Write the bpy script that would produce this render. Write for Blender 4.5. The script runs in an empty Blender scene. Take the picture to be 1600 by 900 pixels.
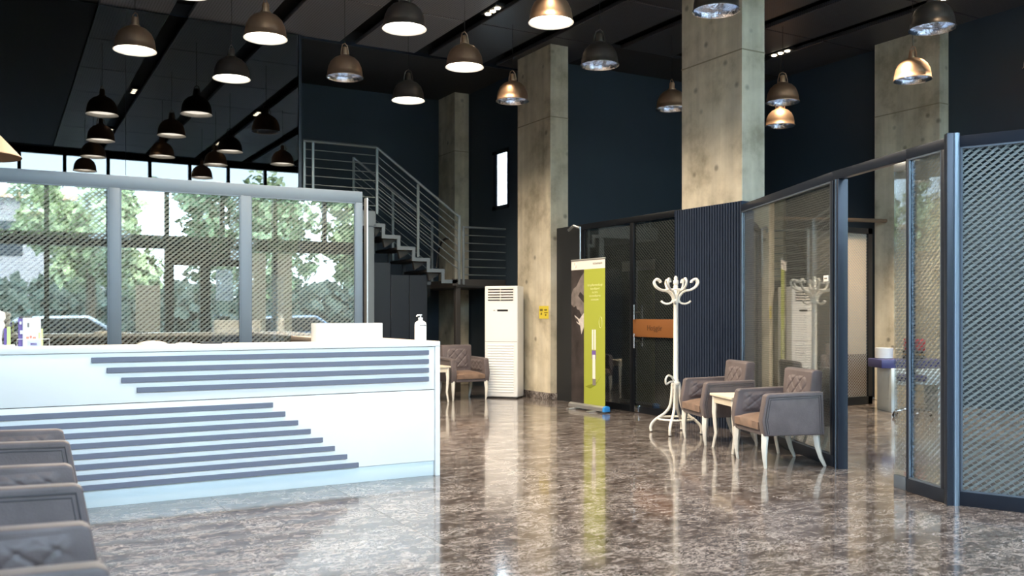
import bpy, bmesh, math, random
import numpy as np
from mathutils import Vector, Matrix, Euler

C = bpy.context.scene.collection
PI = math.pi
rnd = random.Random(7)

# ------------------------------------------------------------------ camera / light / exposure
YAW = math.radians(29.5)
cam_d = bpy.data.cameras.new('camera')
cam = bpy.data.objects.new('camera', cam_d); C.objects.link(cam)
cam.location = (0, 0, 1.35)
cam.rotation_euler = (PI/2, 0, -YAW)
cam_d.sensor_width = 36.0
cam_d.lens = 36.0*1414/1600
cam_d.shift_y = 40/1600
cam_d.dof.use_dof = True; cam_d.dof.focus_distance = 8.8; cam_d.dof.aperture_fstop = 2.2
cam_d.clip_start = 0.05
cam_d.clip_end = 300
bpy.context.scene.camera = cam

sc = bpy.context.scene
sc.view_settings.view_transform = 'Standard'
sc.view_settings.look = 'None'
sc.view_settings.gamma = 1.0
sc.view_settings.use_curve_mapping = False
sc.view_settings.exposure = 1.28
sc.cycles.max_bounces = 10
sc.cycles.transparent_max_bounces = 24
sc.cycles.glossy_bounces = 6
sc.cycles.diffuse_bounces = 5
sc.cycles.caustics_reflective = False
sc.cycles.caustics_refractive = False
sc.cycles.sample_clamp_indirect = 6.0

world = bpy.data.worlds.new('world'); sc.world = world
world.use_nodes = True
wn = world.node_tree.nodes; wl = world.node_tree.links
bg = wn['Background']
sky = wn.new('ShaderNodeTexSky')
sky.sky_type = 'NISHITA'
sky.sun_disc = False
sky.sun_elevation = math.radians(48)
sky.sun_rotation = math.radians(20)
sky.air_density = 1.0
sky.dust_density = 3.0
sky.ozone_density = 1.5
mixw = wn.new('ShaderNodeMix'); mixw.data_type = 'RGBA'
mixw.inputs[0].default_value = 0.55
mixw.inputs[7].default_value = (7.2, 8.6, 9.8, 1)     # thin high cloud over the blue
wl.new(sky.outputs[0], mixw.inputs[6])
wl.new(mixw.outputs[2], bg.inputs[0])
bg.inputs[1].default_value = 0.92

sun_d = bpy.data.lights.new('sun', 'SUN'); sun_d.energy = 4.5; sun_d.angle = math.radians(0.6)
sun_d.color = (1.0, 0.95, 0.87)
sun = bpy.data.objects.new('sun', sun_d); C.objects.link(sun)
sun.rotation_euler = Euler((math.radians(-42), 0, math.radians(-12)))   # shines from above the building onto the street

por_d = bpy.data.lights.new('facade_portal', 'AREA'); por_d.shape = 'RECTANGLE'
por_d.size = 15.0; por_d.size_y = 5.7
por_d.cycles.is_portal = True
por = bpy.data.objects.new('facade_portal', por_d); C.objects.link(por)
por.location = (4.5, -1.12, 2.9); por.rotation_euler = (PI/2, 0, 0)

# ------------------------------------------------------------------ materials
def new_mat(name):
    m = bpy.data.materials.new(name); m.use_nodes = True
    return m, m.node_tree.nodes, m.node_tree.links, m.node_tree.nodes['Principled BSDF']

def pmat(name, col, rough=0.5, metal=0.0, noise=0.0, nscale=8.0, bump=0.0, bscale=60.0, coat=0.0, sheen=0.0, spec=0.5, stretch=None):
    m, n, l, b = new_mat(name)
    b.inputs['Base Color'].default_value = (*col, 1)
    b.inputs['Roughness'].default_value = rough
    b.inputs['Metallic'].default_value = metal
    b.inputs['Coat Weight'].default_value = coat
    b.inputs['Sheen Weight'].default_value = sheen
    b.inputs['Specular IOR Level'].default_value = spec
    tc = n.new('ShaderNodeTexCoord'); src = tc.outputs['Object']
    if stretch:
        mp = n.new('ShaderNodeMapping'); mp.inputs['Scale'].default_value = stretch
        l.new(src, mp.inputs[0]); src = mp.outputs[0]
    if noise > 0:
        t = n.new('ShaderNodeTexNoise'); t.inputs['Scale'].default_value = nscale; t.inputs['Detail'].default_value = 4
        l.new(src, t.inputs['Vector'])
        r = n.new('ShaderNodeMapRange'); r.inputs[3].default_value = 1-noise; r.inputs[4].default_value = 1+noise
        r.inputs[1].default_value = 0.25; r.inputs[2].default_value = 0.75
        l.new(t.outputs['Fac'], r.inputs[0])
        mx = n.new('ShaderNodeVectorMath'); mx.operation = 'SCALE'
        mx.inputs[0].default_value = col
        l.new(r.outputs[0], mx.inputs['Scale'])
        l.new(mx.outputs[0], b.inputs['Base Color'])
    if bump > 0:
        t2 = n.new('ShaderNodeTexNoise'); t2.inputs['Scale'].default_value = bscale; t2.inputs['Detail'].default_value = 3
        l.new(src, t2.inputs['Vector'])
        bp = n.new('ShaderNodeBump'); bp.inputs['Strength'].default_value = bump; bp.inputs['Distance'].default_value = 0.01
        l.new(t2.outputs['Fac'], bp.inputs['Height']); l.new(bp.outputs[0], b.inputs['Normal'])
    return m

def emat(name, col, s):
    m, n, l, b = new_mat(name)
    b.inputs['Base Color'].default_value = (*col, 1)
    b.inputs['Emission Color'].default_value = (*col, 1)
    b.inputs['Emission Strength'].default_value = s
    return m

def glassmat(name, tint, refl, rough=0.0, gcol=(1, 1, 1)):
    """thin pane: tinted see-through plus mirror reflection rising at grazing angles"""
    m = bpy.data.materials.new(name); m.use_nodes = True
    n = m.node_tree.nodes; l = m.node_tree.links; n.remove(n['Principled BSDF'])
    tr = n.new('ShaderNodeBsdfTransparent'); tr.inputs[0].default_value = (*tint, 1)
    gl = n.new('ShaderNodeBsdfGlossy'); gl.inputs['Roughness'].default_value = rough; gl.inputs['Color'].default_value = (*gcol, 1)
    lw = n.new('ShaderNodeLayerWeight'); lw.inputs['Blend'].default_value = 0.18
    mr = n.new('ShaderNodeMapRange'); mr.inputs[3].default_value = refl; mr.inputs[4].default_value = 0.65
    l.new(lw.outputs['Fresnel'], mr.inputs[0])
    mx = n.new('ShaderNodeMixShader'); l.new(mr.outputs[0], mx.inputs[0]); l.new(tr.outputs[0], mx.inputs[1]); l.new(gl.outputs[0], mx.inputs[2])
    l.new(mx.outputs[0], n['Material Output'].inputs[0])
    return m

def marble():
    m, n, l, b = new_mat('marble_tile')
    tc = n.new('ShaderNodeTexCoord'); oi = n.new('ShaderNodeObjectInfo')
    comb = n.new('ShaderNodeVectorMath'); comb.operation = 'SCALE'; comb.inputs[0].default_value = (37, 21, 11)
    l.new(oi.outputs['Random'], comb.inputs['Scale'])
    add = n.new('ShaderNodeVectorMath'); l.new(tc.outputs['Object'], add.inputs[0]); l.new(comb.outputs[0], add.inputs[1])
    mp = n.new('ShaderNodeMapping'); mp.inputs['Rotation'].default_value = (0, 0, 0.5); mp.inputs['Scale'].default_value = (1.0, 1.7, 1)
    l.new(add.outputs[0], mp.inputs[0])
    n1 = n.new('ShaderNodeTexNoise'); n1.inputs['Scale'].default_value = 8.5; n1.inputs['Detail'].default_value = 8; n1.inputs['Roughness'].default_value = 0.7; n1.inputs['Distortion'].default_value = 1.6
    l.new(mp.outputs[0], n1.inputs['Vector'])
    cr = n.new('ShaderNodeValToRGB'); e = cr.color_ramp.elements
    e[0].position = 0.38; e[0].color = (0.022, 0.016, 0.015, 1)
    e[1].position = 0.64; e[1].color = (0.30, 0.265, 0.25, 1)
    x = e.new(0.50); x.color = (0.090, 0.070, 0.062, 1)
    l.new(n1.outputs['Fac'], cr.inputs[0])
    # light veins: ridges of a distorted noise
    n2 = n.new('ShaderNodeTexNoise'); n2.inputs['Scale'].default_value = 9.5; n2.inputs['Detail'].default_value = 6; n2.inputs['Roughness'].default_value = 0.62; n2.inputs['Distortion'].default_value = 2.2
    l.new(mp.outputs[0], n2.inputs['Vector'])
    s = n.new('ShaderNodeMath'); s.operation = 'SUBTRACT'; s.inputs[1].default_value = 0.5; l.new(n2.outputs['Fac'], s.inputs[0])
    a = n.new('ShaderNodeMath'); a.operation = 'ABSOLUTE'; l.new(s.outputs[0], a.inputs[0])
    r = n.new('ShaderNodeMapRange'); r.inputs[1].default_value = 0.0; r.inputs[2].default_value = 0.045; r.inputs[3].default_value = 1; r.inputs[4].default_value = 0
    l.new(a.outputs[0], r.inputs[0])
    n3 = n.new('ShaderNodeTexNoise'); n3.inputs['Scale'].default_value = 3.0; n3.inputs['Detail'].default_value = 3
    l.new(mp.outputs[0], n3.inputs['Vector'])
    r3 = n.new('ShaderNodeMapRange'); r3.inputs[1].default_value = 0.38; r3.inputs[2].default_value = 0.62; r3.inputs[3].default_value = 0.05; r3.inputs[4].default_value = 0.85
    l.new(n3.outputs['Fac'], r3.inputs[0])
    mu = n.new('ShaderNodeMath'); mu.operation = 'MULTIPLY'; l.new(r.outputs[0], mu.inputs[0]); l.new(r3.outputs[0], mu.inputs[1])
    mx = n.new('ShaderNodeMix'); mx.data_type = 'RGBA'; l.new(mu.outputs[0], mx.inputs[0]); l.new(cr.outputs[0], mx.inputs[6]); mx.inputs[7].default_value = (0.56, 0.52, 0.51, 1)
    l.new(mx.outputs[2], b.inputs['Base Color'])
    b.inputs['Roughness'].default_value = 0.13
    b.inputs['Coat Weight'].default_value = 0.35
    b.inputs['Coat Roughness'].default_value = 0.05
    nb = n.new('ShaderNodeTexNoise'); nb.inputs['Scale'].default_value = 2.5; nb.inputs['Detail'].default_value = 2
    l.new(tc.outputs['Object'], nb.inputs['Vector'])
    bp = n.new('ShaderNodeBump'); bp.inputs['Strength'].default_value = 0.06; bp.inputs['Distance'].default_value = 0.004
    l.new(nb.outputs['Fac'], bp.inputs['Height']); l.new(bp.outputs[0], b.inputs['Normal'])
    return m

def concrete():
    m, n, l, b = new_mat('bare_concrete')
    tc = n.new('ShaderNodeTexCoord')
    n1 = n.new('ShaderNodeTexNoise'); n1.inputs['Scale'].default_value = 2.2; n1.inputs['Detail'].default_value = 7; n1.inputs['Roughness'].default_value = 0.6
    l.new(tc.outputs['Object'], n1.inputs['Vector'])
    cr = n.new('ShaderNodeValToRGB'); e = cr.color_ramp.elements
    e[0].position = 0.30; e[0].color = (0.34, 0.295, 0.215, 1)
    e[1].position = 0.72; e[1].color = (0.68, 0.62, 0.50, 1)
    x = e.new(0.5); x.color = (0.57, 0.51, 0.395, 1)
    l.new(n1.outputs['Fac'], cr.inputs[0])
    # vertical drips and board marks
    mp = n.new('ShaderNodeMapping'); mp.inputs['Scale'].default_value = (4.5, 4.5, 0.3); l.new(tc.outputs['Object'], mp.inputs[0])
    n2 = n.new('ShaderNodeTexNoise'); n2.inputs['Scale'].default_value = 1.3; n2.inputs['Detail'].default_value = 5; l.new(mp.outputs[0], n2.inputs['Vector'])
    r2 = n.new('ShaderNodeMapRange'); r2.inputs[1].default_value = 0.3; r2.inputs[2].default_value = 0.7; r2.inputs[3].default_value = 0.82; r2.inputs[4].default_value = 1.18
    l.new(n2.outputs['Fac'], r2.inputs[0])
    # dark pits
    vo = n.new('ShaderNodeTexVoronoi'); vo.inputs['Scale'].default_value = 3.3; l.new(tc.outputs['Object'], vo.inputs['Vector'])
    r3 = n.new('ShaderNodeMapRange'); r3.inputs[1].default_value = 0.06; r3.inputs[2].default_value = 0.16; r3.inputs[3].default_value = 0.5; r3.inputs[4].default_value = 1
    l.new(vo.outputs['Distance'], r3.inputs[0])
    mu = n.new('ShaderNodeMath'); mu.operation = 'MULTIPLY'; l.new(r2.outputs[0], mu.inputs[0]); l.new(r3.outputs[0], mu.inputs[1])
    vm = n.new('ShaderNodeVectorMath'); vm.operation = 'SCALE'; l.new(cr.outputs[0], vm.inputs[0]); l.new(mu.outputs[0], vm.inputs['Scale'])
    l.new(vm.outputs[0], b.inputs['Base Color'])
    b.inputs['Roughness'].default_value = 0.75
    bp = n.new('ShaderNodeBump'); bp.inputs['Strength'].default_value = 0.35; bp.inputs['Distance'].default_value = 0.02
    l.new(mu.outputs[0], bp.inputs['Height']); l.new(bp.outputs[0], b.inputs['Normal'])
    return m

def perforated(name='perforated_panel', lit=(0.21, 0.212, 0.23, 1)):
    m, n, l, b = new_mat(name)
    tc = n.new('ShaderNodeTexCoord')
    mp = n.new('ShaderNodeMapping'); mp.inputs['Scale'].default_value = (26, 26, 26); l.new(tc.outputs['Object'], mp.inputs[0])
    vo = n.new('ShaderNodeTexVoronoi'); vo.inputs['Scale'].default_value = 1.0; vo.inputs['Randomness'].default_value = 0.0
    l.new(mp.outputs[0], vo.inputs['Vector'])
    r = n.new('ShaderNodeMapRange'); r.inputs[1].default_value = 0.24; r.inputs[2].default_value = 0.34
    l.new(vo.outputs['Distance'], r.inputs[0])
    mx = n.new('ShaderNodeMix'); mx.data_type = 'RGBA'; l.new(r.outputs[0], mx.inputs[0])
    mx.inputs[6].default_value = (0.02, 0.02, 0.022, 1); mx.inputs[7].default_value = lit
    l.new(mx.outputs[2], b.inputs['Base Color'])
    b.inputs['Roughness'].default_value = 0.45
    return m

M = {}
M['marble'] = marble(); M['concrete'] = concrete(); M['perf'] = perforated(); M['perf_dark'] = perforated('perforated_panel_dark', (0.060, 0.063, 0.072, 1))  # second panel copy: light falling off to the right is in its colour
M['navy'] = pmat('navy_wall_paint', (0.024, 0.040, 0.060), 0.6, noise=0.06, nscale=2)
M['blackwall'] = pmat('black_wall_paint', (0.012, 0.014, 0.017), 0.55)
M['ceil'] = pmat('anthracite_ceiling_paint', (0.026, 0.028, 0.031), 0.7, noise=0.1, nscale=2)
M['slot'] = pmat('black_slot', (0.008, 0.008, 0.009), 0.7)
M['grout'] = pmat('grout', (0.05, 0.04, 0.035), 0.8)
M['frame'] = pmat('dark_blue_grey_metal', (0.020, 0.027, 0.043), 0.33, 0.3)
M['frame_black'] = pmat('black_metal', (0.008, 0.010, 0.014), 0.35, 0.3)
M['frame_light'] = pmat('brushed_steel_blue', (0.20, 0.25, 0.32), 0.3, 0.6)
M['frame_grey'] = pmat('slate_grey_metal', (0.105, 0.135, 0.17), 0.42, 0.3)
M['mesh'] = pmat('expanded_metal', (0.44, 0.44, 0.43), 0.42, 0.3)
M['mesh_left'] = pmat('expanded_metal_warm', (0.46, 0.43, 0.38), 0.42, 0.15)
M['pane'] = glassmat('pane_clear', (0.94, 0.97, 0.98), 0.015)
M['pane_dark'] = glassmat('pane_smoked', (0.86, 0.87, 0.86), 0.09)
M['pane_door'] = glassmat('pane_smoked_dark', (0.58, 0.60, 0.60), 0.06)
M['pane_left'] = glassmat('pane_reflective', (0.90, 0.93, 0.93), 0.13, gcol=(0.95, 1, 1))
M['pane_mirror'] = glassmat('pane_black_reflective', (0.06, 0.07, 0.075), 0.09)
M['pane_fac'] = glassmat('facade_pane', (0.93, 0.97, 0.98), 0.04)
M['white'] = pmat('white_lacquer', (0.86, 0.87, 0.87), 0.28, coat=0.3)
M['white2'] = pmat('white_plastic', (0.80, 0.80, 0.80), 0.35)
M['plinth'] = pmat('pale_plinth', (0.68, 0.76, 0.79), 0.3)
M['slat'] = pmat('grey_slat', (0.150, 0.165, 0.225), 0.5)
M['wood'] = pmat('light_wood_top', (0.55, 0.42, 0.33), 0.4, noise=0.12, nscale=3, stretch=(1, 12, 1))
M['brown'] = pmat('brown_board', (0.16, 0.10, 0.065), 0.5, noise=0.15, nscale=3)
M['copper'] = pmat('aged_copper', (0.60, 0.39, 0.26), 0.42, 0.8, noise=0.12, nscale=6)
M['bronze'] = pmat('dark_bronze', (0.14, 0.115, 0.10), 0.38, 0.7, noise=0.1, nscale=6)  # copper facing away from the warm light, its shade put into the colour
M['silver'] = pmat('hammered_reflector', (0.80, 0.82, 0.88), 0.22, 1.0, bump=0.9, bscale=22)
M['whitein'] = pmat('white_enamel', (0.85, 0.83, 0.78), 0.4)
M['lit'] = emat('lamp_diffuser', (1.0, 0.92, 0.80), 4.0)
M['spot'] = emat('downlight_lens', (1.0, 0.84, 0.60), 7.0)
M['suede'] = pmat('taupe_suede', (0.112, 0.088, 0.090), 0.55, noise=0.25, nscale=7, bump=0.15, bscale=120, sheen=0.12)
M['suede_seat'] = pmat('brown_suede_seat', (0.175, 0.110, 0.078), 0.55, noise=0.3, nscale=6, bump=0.15, bscale=120, sheen=0.1)  # same suede; warm light on the seat top is in this browner colour
M['piping'] = pmat('dark_piping', (0.06, 0.055, 0.06), 0.6)
M['legwhite'] = pmat('cream_white_paint', (0.80, 0.77, 0.70), 0.35, noise=0.03)
M['creamwood'] = pmat('cream_wood', (0.76, 0.68, 0.56), 0.45, noise=0.08, nscale=4, stretch=(1, 8, 8))
M['steel'] = pmat('stainless_steel', (0.50, 0.53, 0.56), 0.3, 0.9)
M['railgrey'] = pmat('rail_grey_metal', (0.20, 0.23, 0.25), 0.35, 0.5)
M['stringer'] = pmat('stringer_grey_paint', (0.125, 0.155, 0.185), 0.45)
M['tread'] = pmat('dark_tread', (0.040, 0.036, 0.034), 0.5)
M['dkpanel'] = pmat('dark_blue_panel', (0.010, 0.014, 0.022), 0.4)
M['chrome'] = pmat('chrome', (0.8, 0.8, 0.8), 0.12, 1.0)
M['black'] = pmat('black_plastic', (0.012, 0.012, 0.013), 0.4)
M['green'] = pmat('banner_green', (0.33, 0.37, 0.05), 0.5)
M['bandark'] = pmat('banner_photo_dark', (0.035, 0.028, 0.028), 0.5, noise=0.6, nscale=5)
M['bangrey'] = pmat('banner_photo_grey', (0.17, 0.145, 0.14), 0.5, noise=0.35, nscale=9)
M['banlight'] = pmat('banner_photo_light', (0.50, 0.46, 0.44), 0.5, noise=0.25, nscale=16)
M['banwhite'] = pmat('banner_white', (0.72, 0.68, 0.64), 0.5)
M['bantext'] = pmat('banner_pale_text', (0.62, 0.64, 0.30), 0.5)
M['greytext'] = pmat('grey_print', (0.20, 0.18, 0.17), 0.5)
M['shadowprint'] = pmat('banner_green_dark_print', (0.20, 0.23, 0.02), 0.5)
M['alu'] = pmat('brushed_aluminium', (0.55, 0.55, 0.55), 0.35, 0.8)
M['blue'] = pmat('bright_blue_plastic', (0.03, 0.28, 0.75), 0.4)
M['yellow'] = pmat('sign_yellow', (0.72, 0.58, 0.05), 0.5)
M['ochre'] = pmat('sign_print_ochre', (0.16, 0.12, 0.01), 0.5)
M['orange'] = pmat('orange_board', (0.20, 0.075, 0.02), 0.5)
M['orangedk'] = pmat('orange_board_print', (0.05, 0.02, 0.008), 0.5)
M['beige'] = pmat('beige_panel', (0.60, 0.49, 0.36), 0.6)
M['red'] = pmat('red_box', (0.55, 0.02, 0.03), 0.4)
M['amber'] = pmat('amber_band', (0.8, 0.42, 0.05), 0.4)
M['purple'] = pmat('indigo_vinyl', (0.05, 0.05, 0.17), 0.4)
M['lilac'] = pmat('violet_print', (0.16, 0.10, 0.36), 0.5)
M['paleblue'] = pmat('pale_lilac_print', (0.55, 0.56, 0.80), 0.5)
M['coral'] = pmat('coral_print', (0.85, 0.25, 0.16), 0.5)
M['lime'] = pmat('lime_print', (0.62, 0.75, 0.30), 0.5)
M['tan'] = pmat('tan_shade', (0.55, 0.40, 0.28), 0.6)
M['asphalt'] = pmat('asphalt', (0.22, 0.25, 0.32), 0.85, noise=0.15, nscale=3)
M['paving'] = pmat('paving', (0.34, 0.36, 0.40), 0.8, noise=0.1, nscale=4)
M['leaf'] = pmat('tree_leaves', (0.36, 0.44, 0.23), 0.6, noise=0.5, nscale=3)
M['leaf2'] = pmat('tree_leaves_dark', (0.20, 0.28, 0.15), 0.6, noise=0.5, nscale=3)
M['hedge'] = pmat('hedge_leaves', (0.035, 0.06, 0.045), 0.6, noise=0.5, nscale=3)  # street-level shade is mixed into this darkened leaf green
M['bark'] = pmat('bark', (0.10, 0.075, 0.05), 0.9)
M['plaster'] = pmat('pale_plaster', (0.30, 0.28, 0.29), 0.8)
M['carwhite'] = pmat('car_paint_white', (0.45, 0.48, 0.55), 0.25, coat=1)
M['carblue'] = pmat('car_paint_slate', (0.10, 0.16, 0.26), 0.25, coat=1)
M['tyre'] = pmat('tyre', (0.02, 0.02, 0.02), 0.8)
# thin paper that lets daylight through
def paper(name, col):
    m, n, l, b = new_mat(name)
    b.inputs['Base Color'].default_value = (*col, 1); b.inputs['Roughness'].default_value = 0.7
    t = n.new('ShaderNodeBsdfTranslucent'); t.inputs[0].default_value = (*col, 1)
    mx = n.new('ShaderNodeMixShader'); mx.inputs[0].default_value = 0.7
    l.new(b.outputs[0], mx.inputs[1]); l.new(t.outputs[0], mx.inputs[2]); l.new(mx.outputs[0], n['Material Output'].inputs[0])
    return m
M['blind'] = paper('beige_blind', (0.90, 0.76, 0.62)); M['poster'] = paper('white_poster', (0.8, 0.8, 0.8))

# ------------------------------------------------------------------ mesh helpers
class MB:
    def __init__(s): s.v = []; s.f = []
    def add(s, vs, fs):
        o = len(s.v); s.v += [tuple(p) for p in vs]; s.f += [tuple(i+o for i in f) for f in fs]; return s
    def box(s, x0, x1, y0, y1, z0, z1):
        return s.add([(x0,y0,z0),(x1,y0,z0),(x1,y1,z0),(x0,y1,z0),(x0,y0,z1),(x1,y0,z1),(x1,y1,z1),(x0,y1,z1)],
                     [(0,3,2,1),(4,5,6,7),(0,1,5,4),(1,2,6,5),(2,3,7,6),(3,0,4,7)])
    def prism(s, pts, axis, a, b):
        """closed polygon extruded along axis from a to b; pts are the two other coordinates in order"""
        n = len(pts)
        def P(u, v, w): return {'x': (w, u, v), 'y': (u, w, v), 'z': (u, v, w)}[axis]
        vs = [P(u, v, a) for u, v in pts] + [P(u, v, b) for u, v in pts]
        fs = [tuple(range(n))[::-1], tuple(range(n, 2*n))] + [(i, (i+1) % n, n+(i+1) % n, n+i) for i in range(n)]
        return s.add(vs, fs)
    def tube(s, path, r, seg=8, closed=False, flat=1.0):
        P = [Vector(p) for p in path]; n = len(P)
        rs = r if isinstance(r, (list, tuple)) else [r]*n
        rings = []; up = None
        for i in range(n):
            if closed: t = P[(i+1) % n]-P[i-1]
            else: t = P[min(i+1, n-1)]-P[max(i-1, 0)]
            t.normalize()
            if up is None:
                up = Vector((0, 0, 1)) if abs(t.z) < 0.9 else Vector((1, 0, 0))
            a = t.cross(up); a.normalize(); b = t.cross(a) * -1; b.normalize(); up = b
            rings.append([P[i]+a*rs[i]*math.cos(2*PI*k/seg)+b*rs[i]*flat*math.sin(2*PI*k/seg) for k in range(seg)])
        vs = [p for q in rings for p in q]; fs = []
        m = n if closed else n-1
        for i in range(m):
            j = (i+1) % n
            for k in range(seg):
                k2 = (k+1) % seg
                fs.append((i*seg+k, i*seg+k2, j*seg+k2, j*seg+k))
        if not closed:
            fs.append(tuple(range(seg))[::-1]); fs.append(tuple((n-1)*seg+k for k in range(seg)))
        return s.add(vs, fs)
    def lathe(s, prof, seg=24, c=(0, 0, 0), cap=True):
        vs = []; fs = []; n = len(prof)
        for r, z in prof:
            for k in range(seg):
                a = 2*PI*k/seg; vs.append((c[0]+r*math.cos(a), c[1]+r*math.sin(a), c[2]+z))
        for i in range(n-1):
            for k in range(seg):
                k2 = (k+1) % seg; fs.append((i*seg+k, i*seg+k2, (i+1)*seg+k2, (i+1)*seg+k))
        if cap:
            fs.append(tuple(range(seg))[::-1]); fs.append(tuple((n-1)*seg+k for k in range(seg)))
        return s.add(vs, fs)
    def build(s, name, mat, parent=None, bevel=0.0, seg=2, smooth=True, sub=0, ang=40, recalc=True):
        me = bpy.data.meshes.new(name); me.from_pydata(s.v, [], s.f)
        bm = bmesh.new(); bm.from_mesh(me)
        if recalc: bmesh.ops.recalc_face_normals(bm, faces=bm.faces)
        if bevel > 0:
            ed = [e for e in bm.edges if len(e.link_faces) == 2 and e.calc_face_angle(0) > 0.5]
            bmesh.ops.bevel(bm, geom=ed, offset=bevel, segments=seg, affect='EDGES', profile=0.6, clamp_overlap=True)
        bm.to_mesh(me); bm.free()
        if smooth:
            for p in me.polygons: p.use_smooth = True
            me.set_sharp_from_angle(angle=math.radians(ang))
        me.materials.append(mat)
        o = bpy.data.objects.new(name, me); C.objects.link(o); o.parent = parent
        if sub:
            md = o.modifiers.new('s', 'SUBSURF'); md.levels = sub; md.render_levels = sub
        return o

def spline(pts, n=8):
    P = [Vector(p) for p in pts]; out = []
    for i in range(len(P)-1):
        p0 = P[max(i-1, 0)]; p1 = P[i]; p2 = P[i+1]; p3 = P[min(i+2, len(P)-1)]
        for k in range(n):
            t = k/n
            out.append(0.5*((2*p1)+(-p0+p2)*t+(2*p0-5*p1+4*p2-p3)*t*t+(-p0+3*p1-3*p2+p3)*t**3))
    out.append(P[-1]); return out

def tag(o, label=None, cat=None, group=None, kind=None):
    if label: o['label'] = label
    if cat: o['category'] = cat
    if group: o['group'] = group
    if kind: o['kind'] = kind
    return o
def thing(name, label, cat, loc=(0, 0, 0), rz=0.0, group=None, kind=None):
    o = bpy.data.objects.new(name, None); C.objects.link(o)
    o.empty_display_size = 0.1
    o.location = loc; o.rotation_euler = (0, 0, rz)
    return tag(o, label, cat, group, kind)
def struct(mb, name, mat, **k):
    o = mb.build(name, mat, **k); o['kind'] = 'structure'; return o
def place(o, loc, rz=0.0):
    o.location = loc; o.rotation_euler = (0, 0, rz); return o
def kids(o): return [c for c in bpy.data.objects if c.parent == o]
def dup(root, loc, rz, label, group=None):
    r = root.copy(); C.objects.link(r); r.location = loc; r.rotation_euler = (0, 0, rz)
    r['label'] = label
    if group: r['group'] = group
    for ch in kids(root):
        c = ch.copy(); C.objects.link(c); c.parent = r
        for g in kids(ch):
            d = g.copy(); C.objects.link(d); d.parent = c
    return r

def text(body, size, loc, rot, mat, parent, name='lettering', align='CENTER', ext=0.0006, sx=1.0):
    cu = bpy.data.curves.new(name, 'FONT'); cu.body = body; cu.size = size; cu.align_x = align; cu.align_y = 'CENTER'; cu.extrude = ext
    cu.materials.append(mat); cu.resolution_u = 3
    tmp = bpy.data.objects.new('tmp', cu); C.objects.link(tmp)
    dg = bpy.context.evaluated_depsgraph_get(); me = bpy.data.meshes.new_from_object(tmp.evaluated_get(dg))
    bpy.data.objects.remove(tmp)
    o = bpy.data.objects.new(name, me); C.objects.link(o); o.parent = parent; o.location = loc; o.rotation_euler = rot
    o.scale = (sx, 1, 1)
    return o

# expanded-metal lattice in local x-z plane, thickness along y
def mesh_sheet(w, h, z0, mat, parent, name='mesh_sheet', pw=0.055, ph=0.046, y=0.0, hole=0.64, relief=0.006):
    nx = max(1, round(w/pw)); nz = max(1, round(h/ph)); pw = w/nx; ph = h/nz
    V = []; F = []
    hw, hh = pw/2, ph/2
    for j in range(2*nz+1):
        odd = j % 2
        for i in range(nx+(0 if odd else 1)):
            cx = (i+0.5*odd)*pw; cz = z0+j*hh
            o = len(V)
            outer = [(cx+hw, cz), (cx, cz+hh), (cx-hw, cz), (cx, cz-hh)]
            skew = hw*0.22
            inner = [(cx+hw*hole+skew*0.3, cz+hh*0.08), (cx+skew, cz+hh*hole), (cx-hw*hole-skew*0.3, cz-hh*0.08), (cx-skew, cz-hh*hole)]
            cl = lambda p: (min(max(p[0], 0), w), min(max(p[1], z0), z0+h))
            oz = [0.0, relief*0.4, 0.0, -relief*0.4]
            iz = [0.0, relief, 0.0, -relief]
            for k in range(4):
                p = cl(outer[k]); V.append((p[0], y+oz[k], p[1]))
            for k in range(4):
                p = cl(inner[k]); V.append((p[0], y+iz[k], p[1]))
            for k in range(4):
                k2 = (k+1) % 4
                F.append((o+k, o+k2, o+4+k2, o+4+k))
    me = bpy.data.meshes.new(name); me.from_pydata(V, [], F); me.materials.append(mat)
    o = bpy.data.objects.new(name, me); C.objects.link(o); o.parent = parent; o['kind'] = 'stuff'
    return o

def quad_grid(fn, nu, nv):
    vs = [fn(i/nu, j/nv) for j in range(nv+1) for i in range(nu+1)]
    fs = [(j*(nu+1)+i, j*(nu+1)+i+1, (j+1)*(nu+1)+i+1, (j+1)*(nu+1)+i) for j in range(nv) for i in range(nu)]
    return vs, fs

# ------------------------------------------------------------------ SETTING
H = 5.56
YF = -1.0          # facade
XR = 12.15; XL = -3.0; YB = 16.15
YG = 13.4          # black glass wall
# floor: slab plus tiles
fl = struct(MB().box(XL, XR, YF, YB, -0.12, -0.002), 'floor', M['grout'], smooth=False)
T = 0.9
tmb = MB()
g = 0.0013
tmb.box(g, T-g, g, T-g, -0.008, 0.0)
tile0 = tmb.build('tile', M['marble'], fl, smooth=False)
first = True
for i in range(16):
    for j in range(19):
        x, y = -2.25+i*T, -0.95+j*T
        if i == 0 and j > 11: continue
        t = tile0 if first else tile0.copy()
        if not first: C.objects.link(t)
        first = False
        t.location = (x, y, 0)
# plain strip left of the tiles, kept as one dark marble slab
o = MB().box(XL, -2.25, YF, YB, -0.008, -0.0005).build('floor_edge', M['marble'], fl, smooth=False)

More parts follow.
